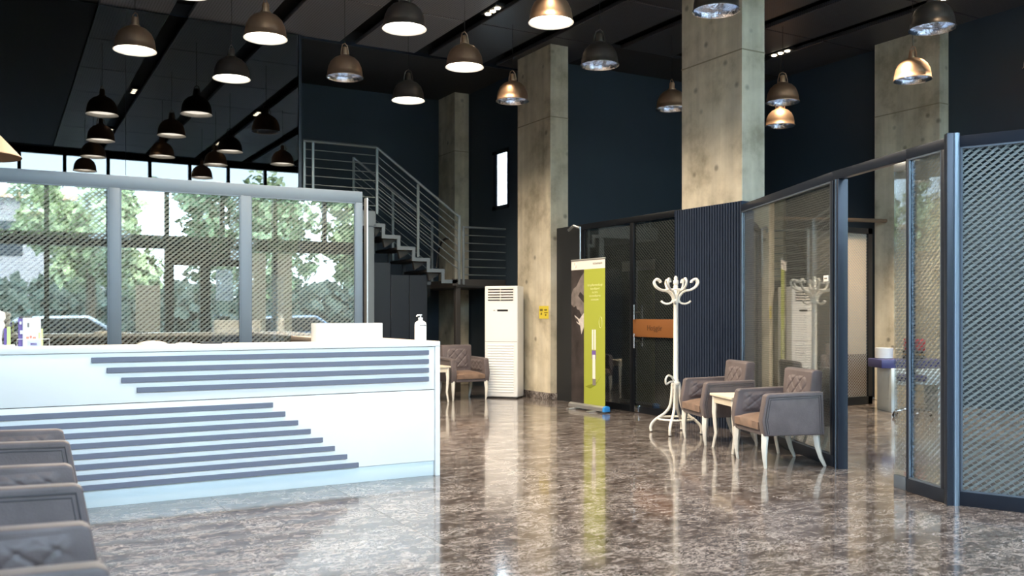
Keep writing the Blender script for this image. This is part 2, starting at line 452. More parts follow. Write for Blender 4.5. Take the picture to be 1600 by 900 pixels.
# walls
struct(MB().box(XL, 7.8, YB, YB+0.2, 0, H+0.2), 'wall_back', M['navy'], smooth=False)
struct(MB().box(7.83, XR, 12.80, 13.0, 0, H+0.2), 'wall_back_right', M['navy'], smooth=False)
wl_ = MB()
WY0, WY1, WZ0, WZ1 = 13.88, 14.50, 3.22, 4.28
wl_.box(7.8, 7.86, 13.0, WY0, 0, H+0.2).box(7.8, 7.86, WY1, YB, 0, H+0.2).box(7.8, 7.86, WY0, WY1, 0, WZ0).box(7.8, 7.86, WY0, WY1, WZ1, H+0.2)
struct(wl_, 'wall_side_right', M['navy'], smooth=False)
wr = MB().box(XR, XR+0.2, YF, 12.8, 0, H+0.6)
struct(wr, 'wall_right', M['navy'], smooth=False)
struct(MB().box(XL-0.2, XL, YF, YB, 0, H+0.6), 'wall_left', M['navy'], smooth=False)
struct(MB().box(12.0, XR, YF-0.15, YF+0.05, 0, H+0.6), 'wall_front', M['navy'], smooth=False)
# small window high in the side wall
w1 = thing('window_2', None, None, kind='structure')
wf = MB()
for a in ((WY0, WY0+0.07, WZ0, WZ1), (WY1-0.16, WY1, WZ0, WZ1), (WY0, WY1, WZ0, WZ0+0.07), (WY0, WY1, WZ1-0.07, WZ1)):
    wf.box(7.785, 7.815, a[0], a[1], a[2], a[3])
wf.build('window_frame', M['frame'], w1, bevel=0.004)
MB().box(7.81, 7.816, WY0+0.05, WY1-0.05, WZ0+0.05, WZ1-0.05).build('pane', M['pane_fac'], w1)

# ceiling: black deck above, panels below it, slots between
struct(MB().box(XL, XR, 1.4, YB, H+0.20, H+0.35), 'ceiling', M['slot'], smooth=False)
ceil = bpy.data.objects['ceiling']
struct(MB().box(XL, XR, YF-0.1, 1.4, 5.98, 6.1).box(XL, XR, 1.35, 1.4, H-0.02, 6.1), 'ceiling_front', M['ceil'], smooth=False)
struct(MB().box(XL, 7.8, 13.52, YB, H-0.03, H+0.2), 'ceiling_back', M['ceil'], smooth=False)
struct(MB().box(XL, 1.15, 1.4, 13.5, H, H+0.2), 'ceiling_left', M['ceil'], smooth=False)
SL = [2.20+1.25*i for i in range(8)]
def panel_mesh(w, d):
    mb = MB(); e = 0.012
    mb.add([(0,0,0),(w,0,0),(w,d,0),(0,d,0),(e,e,-0.008),(w-e,e,-0.008),(w-e,d-e,-0.008),(e,d-e,-0.008),(0,0,0.05),(w,0,0.05),(w,d,0.05),(0,d,0.05)],
           [(4,7,6,5),(0,4,5,1),(1,5,6,2),(2,6,7,3),(3,7,4,0),(0,1,9,8),(1,2,10,9),(2,3,11,10),(3,0,8,11)])
    return mb
xs = [(1.17, SL[0]-0.125)]+[(SL[i]+0.125, SL[i+1]-0.125) for i in range(7)]+[(SL[7]+0.125, XR)]
cache = {}
for (a, b) in xs:
    w = round(b-a, 3)
    j = 0; y1 = 13.5
    while y1 > 1.5:
        y0 = max(y1-1.85, 1.4); d = round(y1-y0-0.012, 3)
        if a > 7.7 and y1 > 12.8:
            y1 = 11.65; continue
        key = (w, d, a > 6)
        if key not in cache:
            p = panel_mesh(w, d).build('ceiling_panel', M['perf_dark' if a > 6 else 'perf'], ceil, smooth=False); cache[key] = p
        else:
            p = cache[key].copy(); C.objects.link(p)
        p.location = (a, y0, H)
        y1 -= 1.85
MB().box(7.8, XR, 11.655, 12.8, H, H+0.05).build('ceiling_panel', M['ceil'], ceil, smooth=False)
# light edge trim where the panels stop
struct(MB().box(1.17, 7.8, 13.495, 13.53, H-0.035, H+0.02), 'trim_1', M['frame'], smooth=False)
# sides of slots
# columns
def column(x0, x1, y0, y1, n, z1=H):
    o = struct(MB().box(x0, x1, y0, y1, 0, z1), n, M['concrete'], bevel=0.006, seg=1)
    # casting joint
    j = MB().box(x0-0.003, x1+0.003, y0-0.003, y1+0.003, 4.415, 4.43).build('casting_joint', M['ochre2'], o, smooth=False)
    return o
M['ochre2'] = pmat('joint_shadow_concrete', (0.30, 0.26, 0.18), 0.9)  # darker concrete of the casting joints
colA = column(7.46, 7.79, 11.97, 13.0, 'trim_2')
colB = column(7.49, 7.85, 7.82, 8.89, 'trim_3')
colC = column(11.92, 12.13, 8.41, 9.54, 'trim_4')
colD = column(7.47, 7.77, 15.40, 16.12, 'trim_5')
for o_, nm in ((colA, 'concrete_column'), (colB, 'concrete_column'), (colC, 'concrete_column'), (colD, 'concrete_column')):
    o_.name = nm; o_['category'] = 'column'; o_['kind'] = 'thing'; o_['group'] = 'bare concrete columns'
colA['label'] = 'bare concrete column beside the white air conditioner with a yellow sign on it'
colB['label'] = 'wide bare concrete column rising from dark ribbed cladding behind the coat stand'
colC['label'] = 'stained concrete column against the right wall above the mesh partitions'
colD['label'] = 'narrow concrete column behind the staircase railing'
# marble skirting on column A
sk = MB().box(7.44, 7.81, 11.95, 12.78, 0, 0.11)
tag(sk.build('skirting', M['marble'], colA, bevel=0.004))

# baseboards
struct(MB().box(7.83, XR, 12.77, 12.80, 0, 0.12), 'baseboard_back', M['frame_black'], smooth=False)

# facade behind the camera
fac = thing('window_1', None, None, kind='structure')
XF0, XF1 = XL, 12.0
mx0 = 0.45
mullions = [mx0+1.1*i for i in range(-3, 11)]
edges_ = [XF0]+mullions+[XF1]
for i, x in enumerate(mullions):
    MB().box(x-0.045, x+0.045, YF-0.06, YF+0.06, 0 if i % 2 else 2.9, 5.75).build('mullion', M['frame_black'], fac, smooth=False)
for (z0, z1) in ((2.68, 2.95), (5.72, 5.98), (0, 0.10)):
    MB().box(XF0, XF1, YF-0.07, YF+0.07, z0, z1).build('transom', M['frame_black'], fac, smooth=False)
for i in range(len(edges_)-1):
    for (z0, z1) in ((0.1, 2.68), (2.95, 5.72)):
        MB().box(edges_[i], edges_[i+1], YF-0.004, YF+0.004, z0, z1).build('pane', M['pane_fac'], fac, smooth=False)
MB().box(XF0, XF1, YF-0.1, YF-0.02, 5.75, 6.1).build('head', M['frame_black'], fac, smooth=False)
# entrance door frame
for a in ((2.63, 2.78, 0, 2.7), (3.30, 3.50, 0, 2.7), (4.10, 4.25, 0, 2.7), (2.63, 4.25, 2.35, 2.7)):
    MB().box(a[0], a[1], YF-0.08, YF+0.08, a[2], a[3]).build('door_frame', M['frame_black'], fac, smooth=False)
MB().box(2.05, 2.52, YF+0.02, YF+0.024, 0.95, 1.93).build('blind', M['blind'], fac, smooth=False)
MB().box(4.26, 4.66, YF+0.02, YF+0.024, 0.1, 2.66).build('blind', M['blind'], fac, smooth=False)
MB().box(4.86, 5.22, YF+0.02, YF+0.024, 0.1, 2.66).build('blind', M['blind'], fac, smooth=False)
MB().box(3.62, 3.96, YF+0.02, YF+0.024, 1.62, 2.28).build('poster', M['poster'], fac, smooth=False)

# outdoors (seen only as reflections)
struct(MB().box(-40, 40, -60, YF-0.1, -0.2, -0.14), 'ground', M['asphalt'], smooth=False)
struct(MB().box(-40, 40, -4.2, YF-0.1, -0.14, -0.03), 'ground_pavement', M['paving'], smooth=False)
def tree(x, y, h, r, mat, label, seed):
    rr = random.Random(seed)
    t = thing('street_tree', label, 'tree', (x, y, -0.14), 0, 'street trees outside the windows')
    MB().tube([(0, 0, 0), (0.05, 0.03, h*0.3), (0, 0, h*0.62)], [0.17, 0.13, 0.07], 8).build('trunk', M['bark'], t)
    V = []; F = []
    for k in range(34):
        a = rr.uniform(0, 2*PI); q = r*math.sqrt(rr.random())*0.8; z = h*rr.uniform(0.36, 0.92); s = rr.uniform(0.35, 0.75)*r*0.5
        for m_ in range(170):
            d = Vector((rr.gauss(0, 1), rr.gauss(0, 1), rr.gauss(0, 1))); d.normalize()
            c = Vector((q*math.cos(a), q*math.sin(a), z))+d*s*rr.uniform(0.5, 1.1)
            u = Vector((rr.gauss(0, 1), rr.gauss(0, 1), rr.gauss(0, 1))).normalized(); w = u.cross(d+Vector((0.01, 0, 0))).normalized()
            l_ = rr.uniform(0.10, 0.20); o_ = len(V)
            V += [tuple(c+u*l_), tuple(c+w*l_*0.6), tuple(c-u*l_), tuple(c-w*l_*0.6)]; F.append((o_, o_+1, o_+2, o_+3))
    me = bpy.data.meshes.new('foliage'); me.from_pydata(V, [], F); me.materials.append(mat)
    o = bpy.data.objects.new('foliage', me); C.objects.link(o); o.parent = t; o['kind'] = 'stuff'
tr_spots = [(-3.3, -9, 7.4, 2.3, 'leaf', 'leafy green street tree furthest left outside the windows'), (1.6, -9.8, 6.6, 2.1, 'leaf', 'leafy green street tree outside behind the entrance poster'),
            (5.9, -9.4, 6.6, 2.1, 'leaf2', 'dark green street tree right of the entrance'), (10.4, -10, 7.4, 2.3, 'leaf', 'tall pale green street tree right of the entrance'),
            (15.5, -9.5, 6.8, 2.2, 'leaf', 'pale green street tree furthest right outside the windows'),
            (-9.5, -12.0, 8.0, 2.5, 'leaf2', 'dark tall tree across the street on the left'), (20.5, -12, 8.0, 2.5, 'leaf2', 'dark tall tree across the street on the right')]
V = []; F = []; rr = random.Random(5)
for k in range(9000):
    c = Vector((rr.uniform(-16, 22), -17+rr.gauss(0, 0.5), rr.uniform(-0.1, 2.2)+0.4*math.sin(rr.uniform(0, 6.28))))
    u = Vector((rr.gauss(0, 1), rr.gauss(0, 0.4), rr.gauss(0, 1))).normalized(); w = u.cross(Vector((0, 1, 0.3))).normalized(); l_ = rr.uniform(0.18, 0.34); o_ = len(V)
    V += [tuple(c+u*l_), tuple(c+w*l_*0.7), tuple(c-u*l_), tuple(c-w*l_*0.7)]; F.append((o_, o_+1, o_+2, o_+3))
hm = bpy.data.meshes.new('hedge'); hm.from_pydata(V, [], F); hm.materials.append(M['hedge'])
hg = bpy.data.objects.new('hedge', hm); C.objects.link(hg); tag(hg, 'dense green hedge across the street', 'hedge', kind='stuff')
for i, (x, y, h, r, mt, lb) in enumerate(tr_spots): tree(x, y, h, r, M[mt], lb, 30+i)
bl = thing('street_building', 'pale plastered building across the street', 'building', (-3, -26, -0.14))
MB().box(-9, 7, -5, 0, 0, 6.5).build('wall', M['plaster'], bl, smooth=False)
MB().box(-9.3, 7.3, -5.3, 0.3, 6.5, 6.75).build('roof', M['copper'], bl, smooth=False)
for i in range(5):
    for z in (1.2, 4.0):
        MB().box(-7.6+3*i, -6.3+3*i, -0.02, 0.03, z, z+1.5).build('window', M['frame'], bl, smooth=False)
def car(x, y, mat, label):
    t = thing('parked_car', label, 'car', (x, y, -0.14), 0, 'cars parked outside the windows')
    MB().prism([(-2.1, .35), (-2.15, .75), (-1.9, .92), (-1.2, .98), (-.6, 1.42), (.9, 1.45), (1.6, 1.0), (2.1, .9), (2.15, .4)], 'y', -.85, .85).build('body', mat, t, bevel=0.08, seg=3)
    MB().prism([(-1.05, 1.0), (-.55, 1.36), (.85, 1.39), (1.4, 1.02)], 'y', -.87, .87).build('side_window', M['black'], t, bevel=0.02)
    for sx in (-1.35, 1.35):
        for sy in (-.78, .78):
            MB().prism([(sx+.33*math.cos(a*PI/8), .33+.33*math.sin(a*PI/8)) for a in range(16)], 'y', sy-.11, sy+.11).build('wheel', M['tyre'], t)
car(0.5, -6.3, M['carwhite'], 'white car parked outside left of the entrance')
car(6.2, -6.6, M['carblue'], 'slate blue car parked outside right of the entrance')

# ------------------------------------------------------------------ black glass wall upper left
gw = thing('glass_wall', 'tall black reflective glass wall behind the reception partition mirroring lamps', 'glass wall')
gx = [XL, -0.9, 1.5, 3.9]
for i in range(3):
    MB().box(gx[i]+0.003, gx[i+1]-0.003, YG, YG+0.012, 0.05, H-0.03).build('pane', M['pane_mirror'], gw, smooth=False)
MB().box(3.9, 3.94, YG-0.02, YG+0.05, 0, H-0.03).build('edge_profile', M['frame'], gw, smooth=False)
MB().box(XL, 3.94, YG-0.02, YG+0.05, 0, 0.05).build('bottom_channel', M['frame_black'], gw, smooth=False)
struct(MB().box(3.86, 3.94, YG+0.06, YB, 0, H-0.03), 'wall_glass_room', M['blackwall'], smooth=False)
struct(MB().box(XL, 3.86, YG+1.2, YG+1.25, 0, H-0.03), 'wall_dark_room', M['blackwall'], smooth=False)

# ------------------------------------------------------------------ partitions
def mesh_partition(name, label, A, B, h, posts, fm, mm, pm, fw=0.05, dp=0.06, glass_side=-1, bot=0.10, top=0.08, group=None, z0=0.0):
    """framed mesh-and-glass screen from A to B on plan; posts are fractions with width"""
    A = Vector((*A, 0)); B = Vector((*B, 0)); L = (B-A).length; ang = math.atan2(B.y-A.y, B.x-A.x)
    t = thing(name, label, 'partition', A, ang, group)
    MB().box(0, L, -dp/2, dp/2, h-top, h).build('top_rail', fm, t, bevel=0.004)
    MB().box(0, L, -dp/2, dp/2, z0, z0+bot).build('bottom_rail', fm, t, bevel=0.004)
    xs_ = []
    for p, w_ in posts:
        c = p*L; a = max(0, c-w_/2); b = min(L, c+w_/2)
        MB().box(a, b, -dp/2-0.002, dp/2+0.002, z0+bot, h-top).build('post', fm, t, bevel=0.004)
        xs_.append((a, b))
    for i in range(len(xs_)-1):
        a = xs_[i][1]; b = xs_[i+1][0]
        bead = MB()
        e = 0.012; ys = glass_side*dp/2
        y0, y1 = sorted((ys*0.55, ys*0.95))
        bead.box(a, a+e, y0, y1, z0+bot, h-top).box(b-e, b, y0, y1, z0+bot, h-top).box(a, b, y0, y1, h-top-e, h-top).box(a, b, y0, y1, z0+bot, z0+bot+e)
        bead.build('glazing_bead', M['frame_light'] if fm is not M['frame_grey'] else fm, t, smooth=False)
        pn = MB().box(a, b, glass_side*0.014-0.002, glass_side*0.014+0.002, z0+bot, h-top).build('pane', pm, t, smooth=False)
        ms = mesh_sheet(b-a, h-top-bot-z0, z0+bot, mm, t, hole=0.56 if mm is M['mesh_left'] else 0.62); ms.location = (a, -glass_side*0.006, 0)
    return t, L

# reception screen behind the counter (glass on the camera side)
mesh_partition('mesh_partition', 'long grey framed mesh and glass partition behind the white reception counter',
    (-2.1, 9.45), (3.42, 9.36), 2.67, [(0.0, .05), (0.109, .10), (0.330, .10), (0.5525, .10), (0.775, .10), (0.993, .08)], M['frame_grey'], M['mesh_left'], M['pane_left'], glass_side=-1, bot=0.12, top=0.12)

# right: P0-P1 screen behind the two armchairs
P0 = (7.43, 7.74); P1 = (6.395, 5.52); S0 = (6.07, 4.66); S1 = (6.02, 4.50); P2 = (5.87, 4.06); P3 = (6.43, 2.80)
HP = 2.60
def rp(name, label, A, B, posts, mm, pm, **k):
    return mesh_partition(name, label, A, B, HP, posts, M['frame'], mm, pm, glass_side=-1, **k)
# normal facing the hall: going from B to A order chosen so local -y faces the hall
mpA, LA = rp('mesh_partition', 'dark framed mesh partition behind the two armchairs reflecting the coat stand', P0, P1, [(0.0, .05), (1.0, .10)], M['mesh'], M['pane_dark'])
rp('mesh_partition', 'narrow dark framed mesh partition right of the open doorway', S1, P2, [(0.0, .05), (0.93, .05)], M['mesh'], M['pane'])
rp('mesh_partition', 'large near mesh partition at the right edge of the picture', P2, P3, [(0.035, .05), (0.40, .05), (0.98, .05)], M['mesh'], M['pane'])
# head beam over the doorway
def between(A, B, z0, z1, th, name, mat, parent=None, lab=None, cat=None, bev=0.004):
    A = Vector((*A, 0)); B = Vector((*B, 0)); L = (B-A).length
    o = MB().box(0, L, -th/2, th/2, z0, z1).build(name, mat, parent, bevel=bev)
    o.location = A; o.rotation_euler = (0, 0, math.atan2(B.y-A.y, B.x-A.x))
    if lab: tag(o, lab, cat)
    return o
between(P1, S1, HP-0.08, HP, 0.06, 'door_header', M['frame'], None, 'dark metal beam above the open doorway between the mesh partitions', 'beam')
# light corner post and door jamb strip
cp = thing('corner_post', 'tall steel blue corner post where the two right mesh partitions meet', 'post', (P2[0]-0.028, P2[1]-0.035, 0), math.radians(-35))
MB().box(-0.045, 0.0, -0.03, 0.03, 0, HP+0.02).build('dark_profile', M['frame'], cp, bevel=0.006)
MB().lathe([(0.028, 0), (0.028, HP+0.02)], 20, (0.022, 0, 0)).build('round_profile', M['frame_light'], cp)
jb = thing('door_jamb', 'dark blue door jamb with a bright edge left of the open doorway', 'door jamb', (P1[0]-0.01, P1[1]-0.06, 0), math.atan2(P1[1]-P0[1], P1[0]-P0[0]))
MB().box(-0.035, 0.045, -0.045, 0.045, 0, HP-0.08).build('jamb', M['frame'], jb, bevel=0.005)
MB().box(-0.004, 0.006, -0.052, -0.044, 0, HP-0.08).build('bright_edge', M['frame_light'], jb)
# frameless side light
dA = Vector((S0[0], S0[1], 0)); dB = Vector((S1[0]+0.006, S1[1]+0.02, 0)); Ls = (dB-dA).length
sl = thing('side_light', 'narrow frameless mesh glass strip at the right edge of the open doorway', 'glass panel', dA, math.atan2((dB-dA).y, (dB-dA).x))
MB().box(0, Ls, -0.018, -0.012, 0.02, HP-0.09).build('pane', M['pane'], sl)
mesh_sheet(Ls, HP-0.30, 0.14, M['mesh'], sl)
MB().box(0, Ls, -0.02, 0.02, 0.0, 0.10).build('bottom_patch', M['frame_light'], sl, bevel=0.003)
MB().box(0, Ls, -0.02, 0.02, HP-0.15, HP-0.09).build('top_patch', M['steel'], sl, bevel=0.003)

# wall tag
d = (Vector((*P1, 0))-Vector((*P0, 0))).normalized()
nrm = Vector((d.y, -d.x, 0))
def onA(s, z, off): return Vector((*P0, 0))+d*s+nrm*off+Vector((0, 0, z))
tg = MB().box(-0.05, 0.05, -0.004, 0.004, -0.027, 0.027).build('door_tag', M['white2'], None, bevel=0.002)
tag(tg, 'small white name plate on the mesh glass beside the doorway', 'sign')
tg.location = onA(LA-0.15, 1.665, 0.024); tg.rotation_euler = (0, 0, math.atan2(d.y, d.x))
MB().box(-0.03, 0.03, -0.0048, -0.004, -0.006, 0.006).build('lettering', M['greytext'], tg, smooth=False)

# glass doors between column B and column A
DX = 7.58
gd = thing('glass_door_wall', 'pair of dark framed smoked mesh glass doors behind the green banner', 'door', (DX, 0, 0))
def dbox(y0, y1, z0, z1, n, m, x0=-0.03, x1=0.03, par=gd, bev=0.003): return MB().box(x0, x1, y0, y1, z0, z1).build(n, m, par, bevel=bev)
dbox(8.9, 11.25, 2.60, 2.68, 'top_rail', M['frame_black'])
for y in (8.92, 10.02, 11.21): dbox(y-0.03 if y != 10.02 else y-0.05, y+0.03, 0, 2.60, 'post', M['frame_black'])
for (a, b) in ((8.95, 9.97), (10.05, 11.18)):
    dl = MB().box(-0.006, 0.0, a, b, 0.03, 2.60).build('door_leaf', M['pane_door'], gd, smooth=False)
    ms = mesh_sheet(b-a, 2.45, 0.12, M['mesh'], dl); ms.rotation_euler = (0, 0, PI/2); ms.location = (0.012, a, 0)
    MB().box(-0.02, 0.02, a, b, 0.0, 0.09).build('bottom_patch', M['frame_black'], dl, bevel=0.003)
# pull handles: two short vertical bars with brackets, seen at left edge of the nearer leaf
for z in (0.98, 1.37):
    hd = MB().tube([(-0.07, 9.90, z-0.10), (-0.07, 9.90, z+0.10)], 0.013, 10).tube([(-0.07, 9.90, z), (0.05, 9.90, z)], 0.008, 8).tube([(0.06, 9.90, z-0.08), (0.06, 9.90, z+0.08)], 0.012, 8)
    hd.build('door_handle', M['chrome'], gd)
for (y, z) in ((9.02, 2.56), (9.90, 0.06)):
    MB().box(-0.035, 0.02, y-0.04, y+0.04, z-0.05, z+0.04).build('hinge', M['chrome'], gd, bevel=0.006)
struct(MB().box(7.57, 7.62, 11.25, 11.96, 0, 2.68), 'wall_stub', M['blackwall'], smooth=False)
# bracket arm and rod beside the door
br = thing('door_closer_bracket', 'small grey bracket with a vertical rod at the door frame corner', 'bracket', (7.50, 11.2, 0))
MB().tube([(0, 0, 2.62), (-0.05, 0.10, 2.66), (-0.06, 0.22, 2.60)], 0.022, 8).build('arm', M['steel'], br)
MB().tube([(0, 0, 1.9), (0, 0, 2.64)], 0.012, 8).build('rod', M['steel'], br)
# orange board behind the doors
ob = thing('orange_board', 'orange brown signboard seen through the right glass door leaf', 'sign', (7.535, 9.44, 1.155))
MB().box(0, 0.02, -0.42, 0.52, -0.12, 0.12).build('board', M['orange'], ob, bevel=0.004)
text('Hoşgör', 0.10, (-0.002, 0.05, 0.0), (PI/2, 0, -PI/2), M['orangedk'], ob)

# ribbed cladding round column B
rb = MB(); pts = []
y = 7.74; n = 26; step = (8.92-7.74)/n
for i in range(n):
    a = y+i*step
    pts += [(7.40, a), (7.40, a+step*0.55), (7.425, a+step*0.62), (7.425, a+step*0.93)]
prof = pts+[(7.40, 8.92), (7.488, 8.92), (7.488, 7.816), (7.86, 7.816), (7.86, 7.74)]
o = MB().prism(prof, 'z', 0, 2.645).build('ribbed_cladding', M['frame'], None, smooth=False)
M['rib'] = pmat('ribbed_blue_grey_metal', (0.040, 0.055, 0.092), 0.32, 0.35)
o.data.materials.clear(); o.data.materials.append(M['rib'])
tag(o, 'dark blue ribbed metal cladding around the foot of the wide concrete column', 'cladding')

# ------------------------------------------------------------------ room behind the doorway
bp_ = thing('mesh_partition', 'beige backed mesh partition deep in the room beyond the open doorway', 'partition', (9.9, 9.15, 0))
for a in ((0, .06, 0, 2.62), (1.36, 1.45, 0, 2.62), (0, 1.45, 2.54, 2.62), (0, 1.45, 0, .12)):
    MB().box(a[0], a[1], -0.03, 0.03, a[2], a[3]).build('frame', M['frame_black'], bp_, smooth=False)
MB().box(0.06, 1.36, 0.012, 0.03, 0.75, 2.54).build('backing', M['beige'], bp_, smooth=False)
MB().box(0.06, 1.36, 0.012, 0.03, 0.12, 0.75).build('lower_backing', M['brown'], bp_, smooth=False)
mesh_sheet(1.30, 2.42, 0.12, M['mesh'], bp_, y=-0.004).location = (0.06, 0, 0)
pp = MB().tube([(9.4, 9.4, 2.70), (11.88, 9.3, 2.78)], 0.03, 10).build('brown_pipe', M['brown'], None)
tag(pp, 'brown horizontal pipe above the beige mesh partition beyond the doorway', 'pipe')
# desk, stool and boxes
dk = thing('side_desk', 'pale desk with indigo top in the room beyond the doorway', 'desk', (10.85, 8.35, 0), math.radians(-30))
MB().box(-0.28, 0.6, -0.25, 0.25, 0.60, 0.72).build('top', M['purple'], dk, bevel=0.015)
MB().box(-0.10, 0.58, -0.30, -0.22, 0.38, 0.595).build('front_rail', M['plinth'], dk, bevel=0.01)
MB().box(-0.16, -0.08, -0.28, 0.22, 0, 0.60).build('leg', M['plinth'], dk, bevel=0.01)
MB().box(0.50, 0.58, -0.22, 0.22, 0, 0.60).build('leg', M['plinth'], dk, bevel=0.01)
bx = place(MB().lathe([(0.10, 0), (0.115, 0.01), (0.12, 0.15), (0.11, 0.15), (0.10, 0.02)], 20).build('white_tub', M['white2']), (10.72, 8.42, 0.722))
tag(bx, 'round white tub on the indigo desk', 'tub')
rbx = thing('red_box', 'red box on a black and amber base on the indigo desk', 'box', (11.05, 8.22, 0.722), math.radians(-30))
MB().box(-0.10, 0.14, -0.1, 0.1, 0.0, 0.05).build('base', M['black'], rbx, bevel=0.004)
MB().box(-0.095, 0.135, -0.103, 0.1, 0.05, 0.075).build('band', M['amber'], rbx, bevel=0.004)
MB().box(-0.10, 0.14, -0.1, 0.1, 0.075, 0.11).build('base', M['black'], rbx, bevel=0.004)
MB().box(-0.08, 0.14, -0.1, 0.1, 0.11, 0.28).build('box', M['red'], rbx, bevel=0.008)
st = thing('rolling_stool', 'indigo seated rolling stool with chrome star base beyond the doorway', 'stool', (10.36, 7.72, 0))
MB().lathe([(0.02, 0.47), (0.17, 0.47), (0.185, 0.49), (0.185, 0.53), (0.17, 0.55), (0.02, 0.555)], 24).build('seat', M['purple'], st)
MB().lathe([(0.03, 0.1), (0.03, 0.3), (0.018, 0.3), (0.018, 0.47)], 14).build('gas_column', M['chrome'], st)
for k in range(5):
    a = k*2*PI/5+0.3; cx, cy = math.cos(a), math.sin(a)
    lg = MB().tube([(0, 0, 0.12), (0.24*cx, 0.24*cy, 0.075)], [0.022, 0.014], 8).build('base_arm', M['chrome'], st)
    MB().tube([(0.24*cx-0.012, 0.24*cy, 0.03), (0.24*cx+0.012, 0.24*cy, 0.03)], 0.03, 12).build('castor', M['black'], lg)

# ------------------------------------------------------------------ reception counter
CX0, CX1, CY = -1.4, 3.2, 6.88
rc = thing('reception_counter', 'long white reception counter with grey horizontal slats', 'counter', (0, 0, 0))
MB().box(CX0, 3.155, CY+0.012, CY+0.05, 0.72, 1.075).build('upper_panel', M['white'], rc, bevel=0.002)
MB().box(CX0, 3.155, CY+0.012, CY+0.05, 0.125, 0.714).build('lower_panel', M['white'], rc, bevel=0.002)
MB().box(CX0, 3.155, CY+0.025, CY+0.05, 0.0, 0.122).build('plinth', M['plinth'], rc, bevel=0.002)
MB().box(CX0, CX1, CY-0.006, CY+0.42, 1.078, 1.12).build('worktop', M['white'], rc, bevel=0.003)
MB().box(3.158, CX1, CY-0.004, CY+2.4, 0.0, 1.076).build('end_panel', M['white'], rc, bevel=0.003)
MB().box(2.62, CX1, CY+0.422, CY+2.4, 1.08, 1.118).build('return_worktop', M['wood'], rc, bevel=0.002)
MB().box(CX0, 3.155, CY+0.05, CY+0.09, 0.0, 1.076).build('inner_lining', M['brown'], rc, smooth=False)
MB().box(2.62, 2.66, CY+0.43, CY+2.4, 0.0, 1.078).build('inner_return_panel', M['brown'], rc, smooth=False)
MB().box(CX0, 2.62, CY+0.09, CY+0.75, 0.72, 0.75).build('desk_shelf', M['wood'], rc, smooth=False)
def px_x(px, Y):
    k = (px-800)/1414; return Y*(0.4924+0.8704*k)/(0.8704-0.4924*k)
for i, px in enumerate((143, 167, 190, 214)):
    z = 1.027-0.073*i
    MB().box(px_x(px, CY), 3.10, CY-0.004, CY+0.013, z-0.0185, z+0.0185).build('slat', M['slat'], rc, bevel=0.0015, seg=1)
for i, px in enumerate((426.7, 446, 466, 485.7, 504.7, 523.3, 542.7, 560.7)):
    z = 0.656-0.0731*i
    MB().box(CX0, px_x(px, CY), CY-0.004, CY+0.013, z-0.0185, z+0.0185).build('slat', M['slat'], rc, bevel=0.0015, seg=1)

# things on the counter
ZC = 1.121
sb = thing('soap_dispenser', 'white pump bottle at the right end of the reception counter', 'bottle', (3.09, 7.03, ZC))
MB().lathe([(0.046, 0), (0.05, 0.006), (0.05, 0.135), (0.046, 0.152), (0.03, 0.165), (0.018, 0.172), (0.018, 0.180)], 24).build('bottle', M['white2'], sb)
MB().lathe([(0.020, 0.178), (0.020, 0.195), (0.006, 0.197), (0.006, 0.212), (0.014, 0.213), (0.014, 0.222)], 16).tube([(0, 0, 0.217), (-0.035, -0.01, 0.214), (-0.04, -0.012, 0.205)], 0.006, 8).build('pump', M['white2'], sb)
MB().box(-0.03, 0.03, -0.0512, -0.049, 0.128, 0.134).build('label_line', M['greytext'], sb, smooth=False)
wb = thing('white_screen_box', 'low white box screen standing on the counter left of the pump bottle', 'box', (2.50, 7.12, ZC))
MB().box(-0.28, 0.28, -0.01, 0.012, 0, 0.150).build('front_panel', M['white'], wb, bevel=0.003)
MB().box(-0.28, -0.262, 0.012, 0.15, 0, 0.150).build('side_panel', M['white'], wb, bevel=0.002)
MB().box(0.262, 0.28, 0.012, 0.15, 0, 0.150).build('side_panel', M['white'], wb, bevel=0.002)
pw_ = MB().box(-0.14, 0.14, -0.06, 0.06, 0, 0.012).build('paper_stack', M['poster'], None, bevel=0.001)
place(pw_, (2.57, 7.00, ZC+0.001), 0.1); tag(pw_, 'small stack of white paper lying before the white box', 'paper')
# leaflet holder
lh = thing('leaflet_holder', 'wire rack with white and violet leaflets at the left of the counter', 'leaflet rack', (0.19, 7.00, ZC))
def leaf(x0, x1, y, h, m, n='leaflet', lean=0.03):
    return MB().add([(x0, y, 0.004), (x1, y, 0.004), (x1, y+lean, h), (x0, y+lean, h), (x0, y+0.004, 0.004), (x1, y+0.004, 0.004), (x1, y+0.004+lean, h), (x0, y+0.004+lean, h)],
        [(0,1,2,3),(4,7,6,5),(0,4,5,1),(1,5,6,2),(2,6,7,3),(3,7,4,0)]).build(n, m, lh, smooth=False)
lf = leaf(-0.055, 0.055, -0.01, 0.20, M['banwhite2'] if 'banwhite2' in M else M['white2'])
def pr(x0, x1, z0, z1, m):
    s = 0.03/0.196
    y0 = -0.01+(z0-0.004)*s-0.0006; y1 = -0.01+(z1-0.004)*s-0.0006
    MB().add([(x0, y0, z0), (x1, y0, z0), (x1, y1, z1), (x0, y1, z1)], [(0, 1, 2, 3)]).build('print', m, lf, smooth=False)
pr(-0.028, -0.016, 0.135, 0.165, M['greytext']); pr(-0.035, -0.018, 0.055, 0.072, M['coral']); pr(-0.014, 0.0, 0.060, 0.078, M['coral']); pr(0.004, 0.024, 0.055, 0.070, M['coral'])
pr(-0.03, 0.055, 0.006, 0.045, M['paleblue']); pr(0.038, 0.052, 0.05, 0.10, M['lime']); pr(-0.01, 0.03, 0.012, 0.028, M['lilac']); pr(0.032, 0.042, 0.14, 0.165, M['banwhite'])
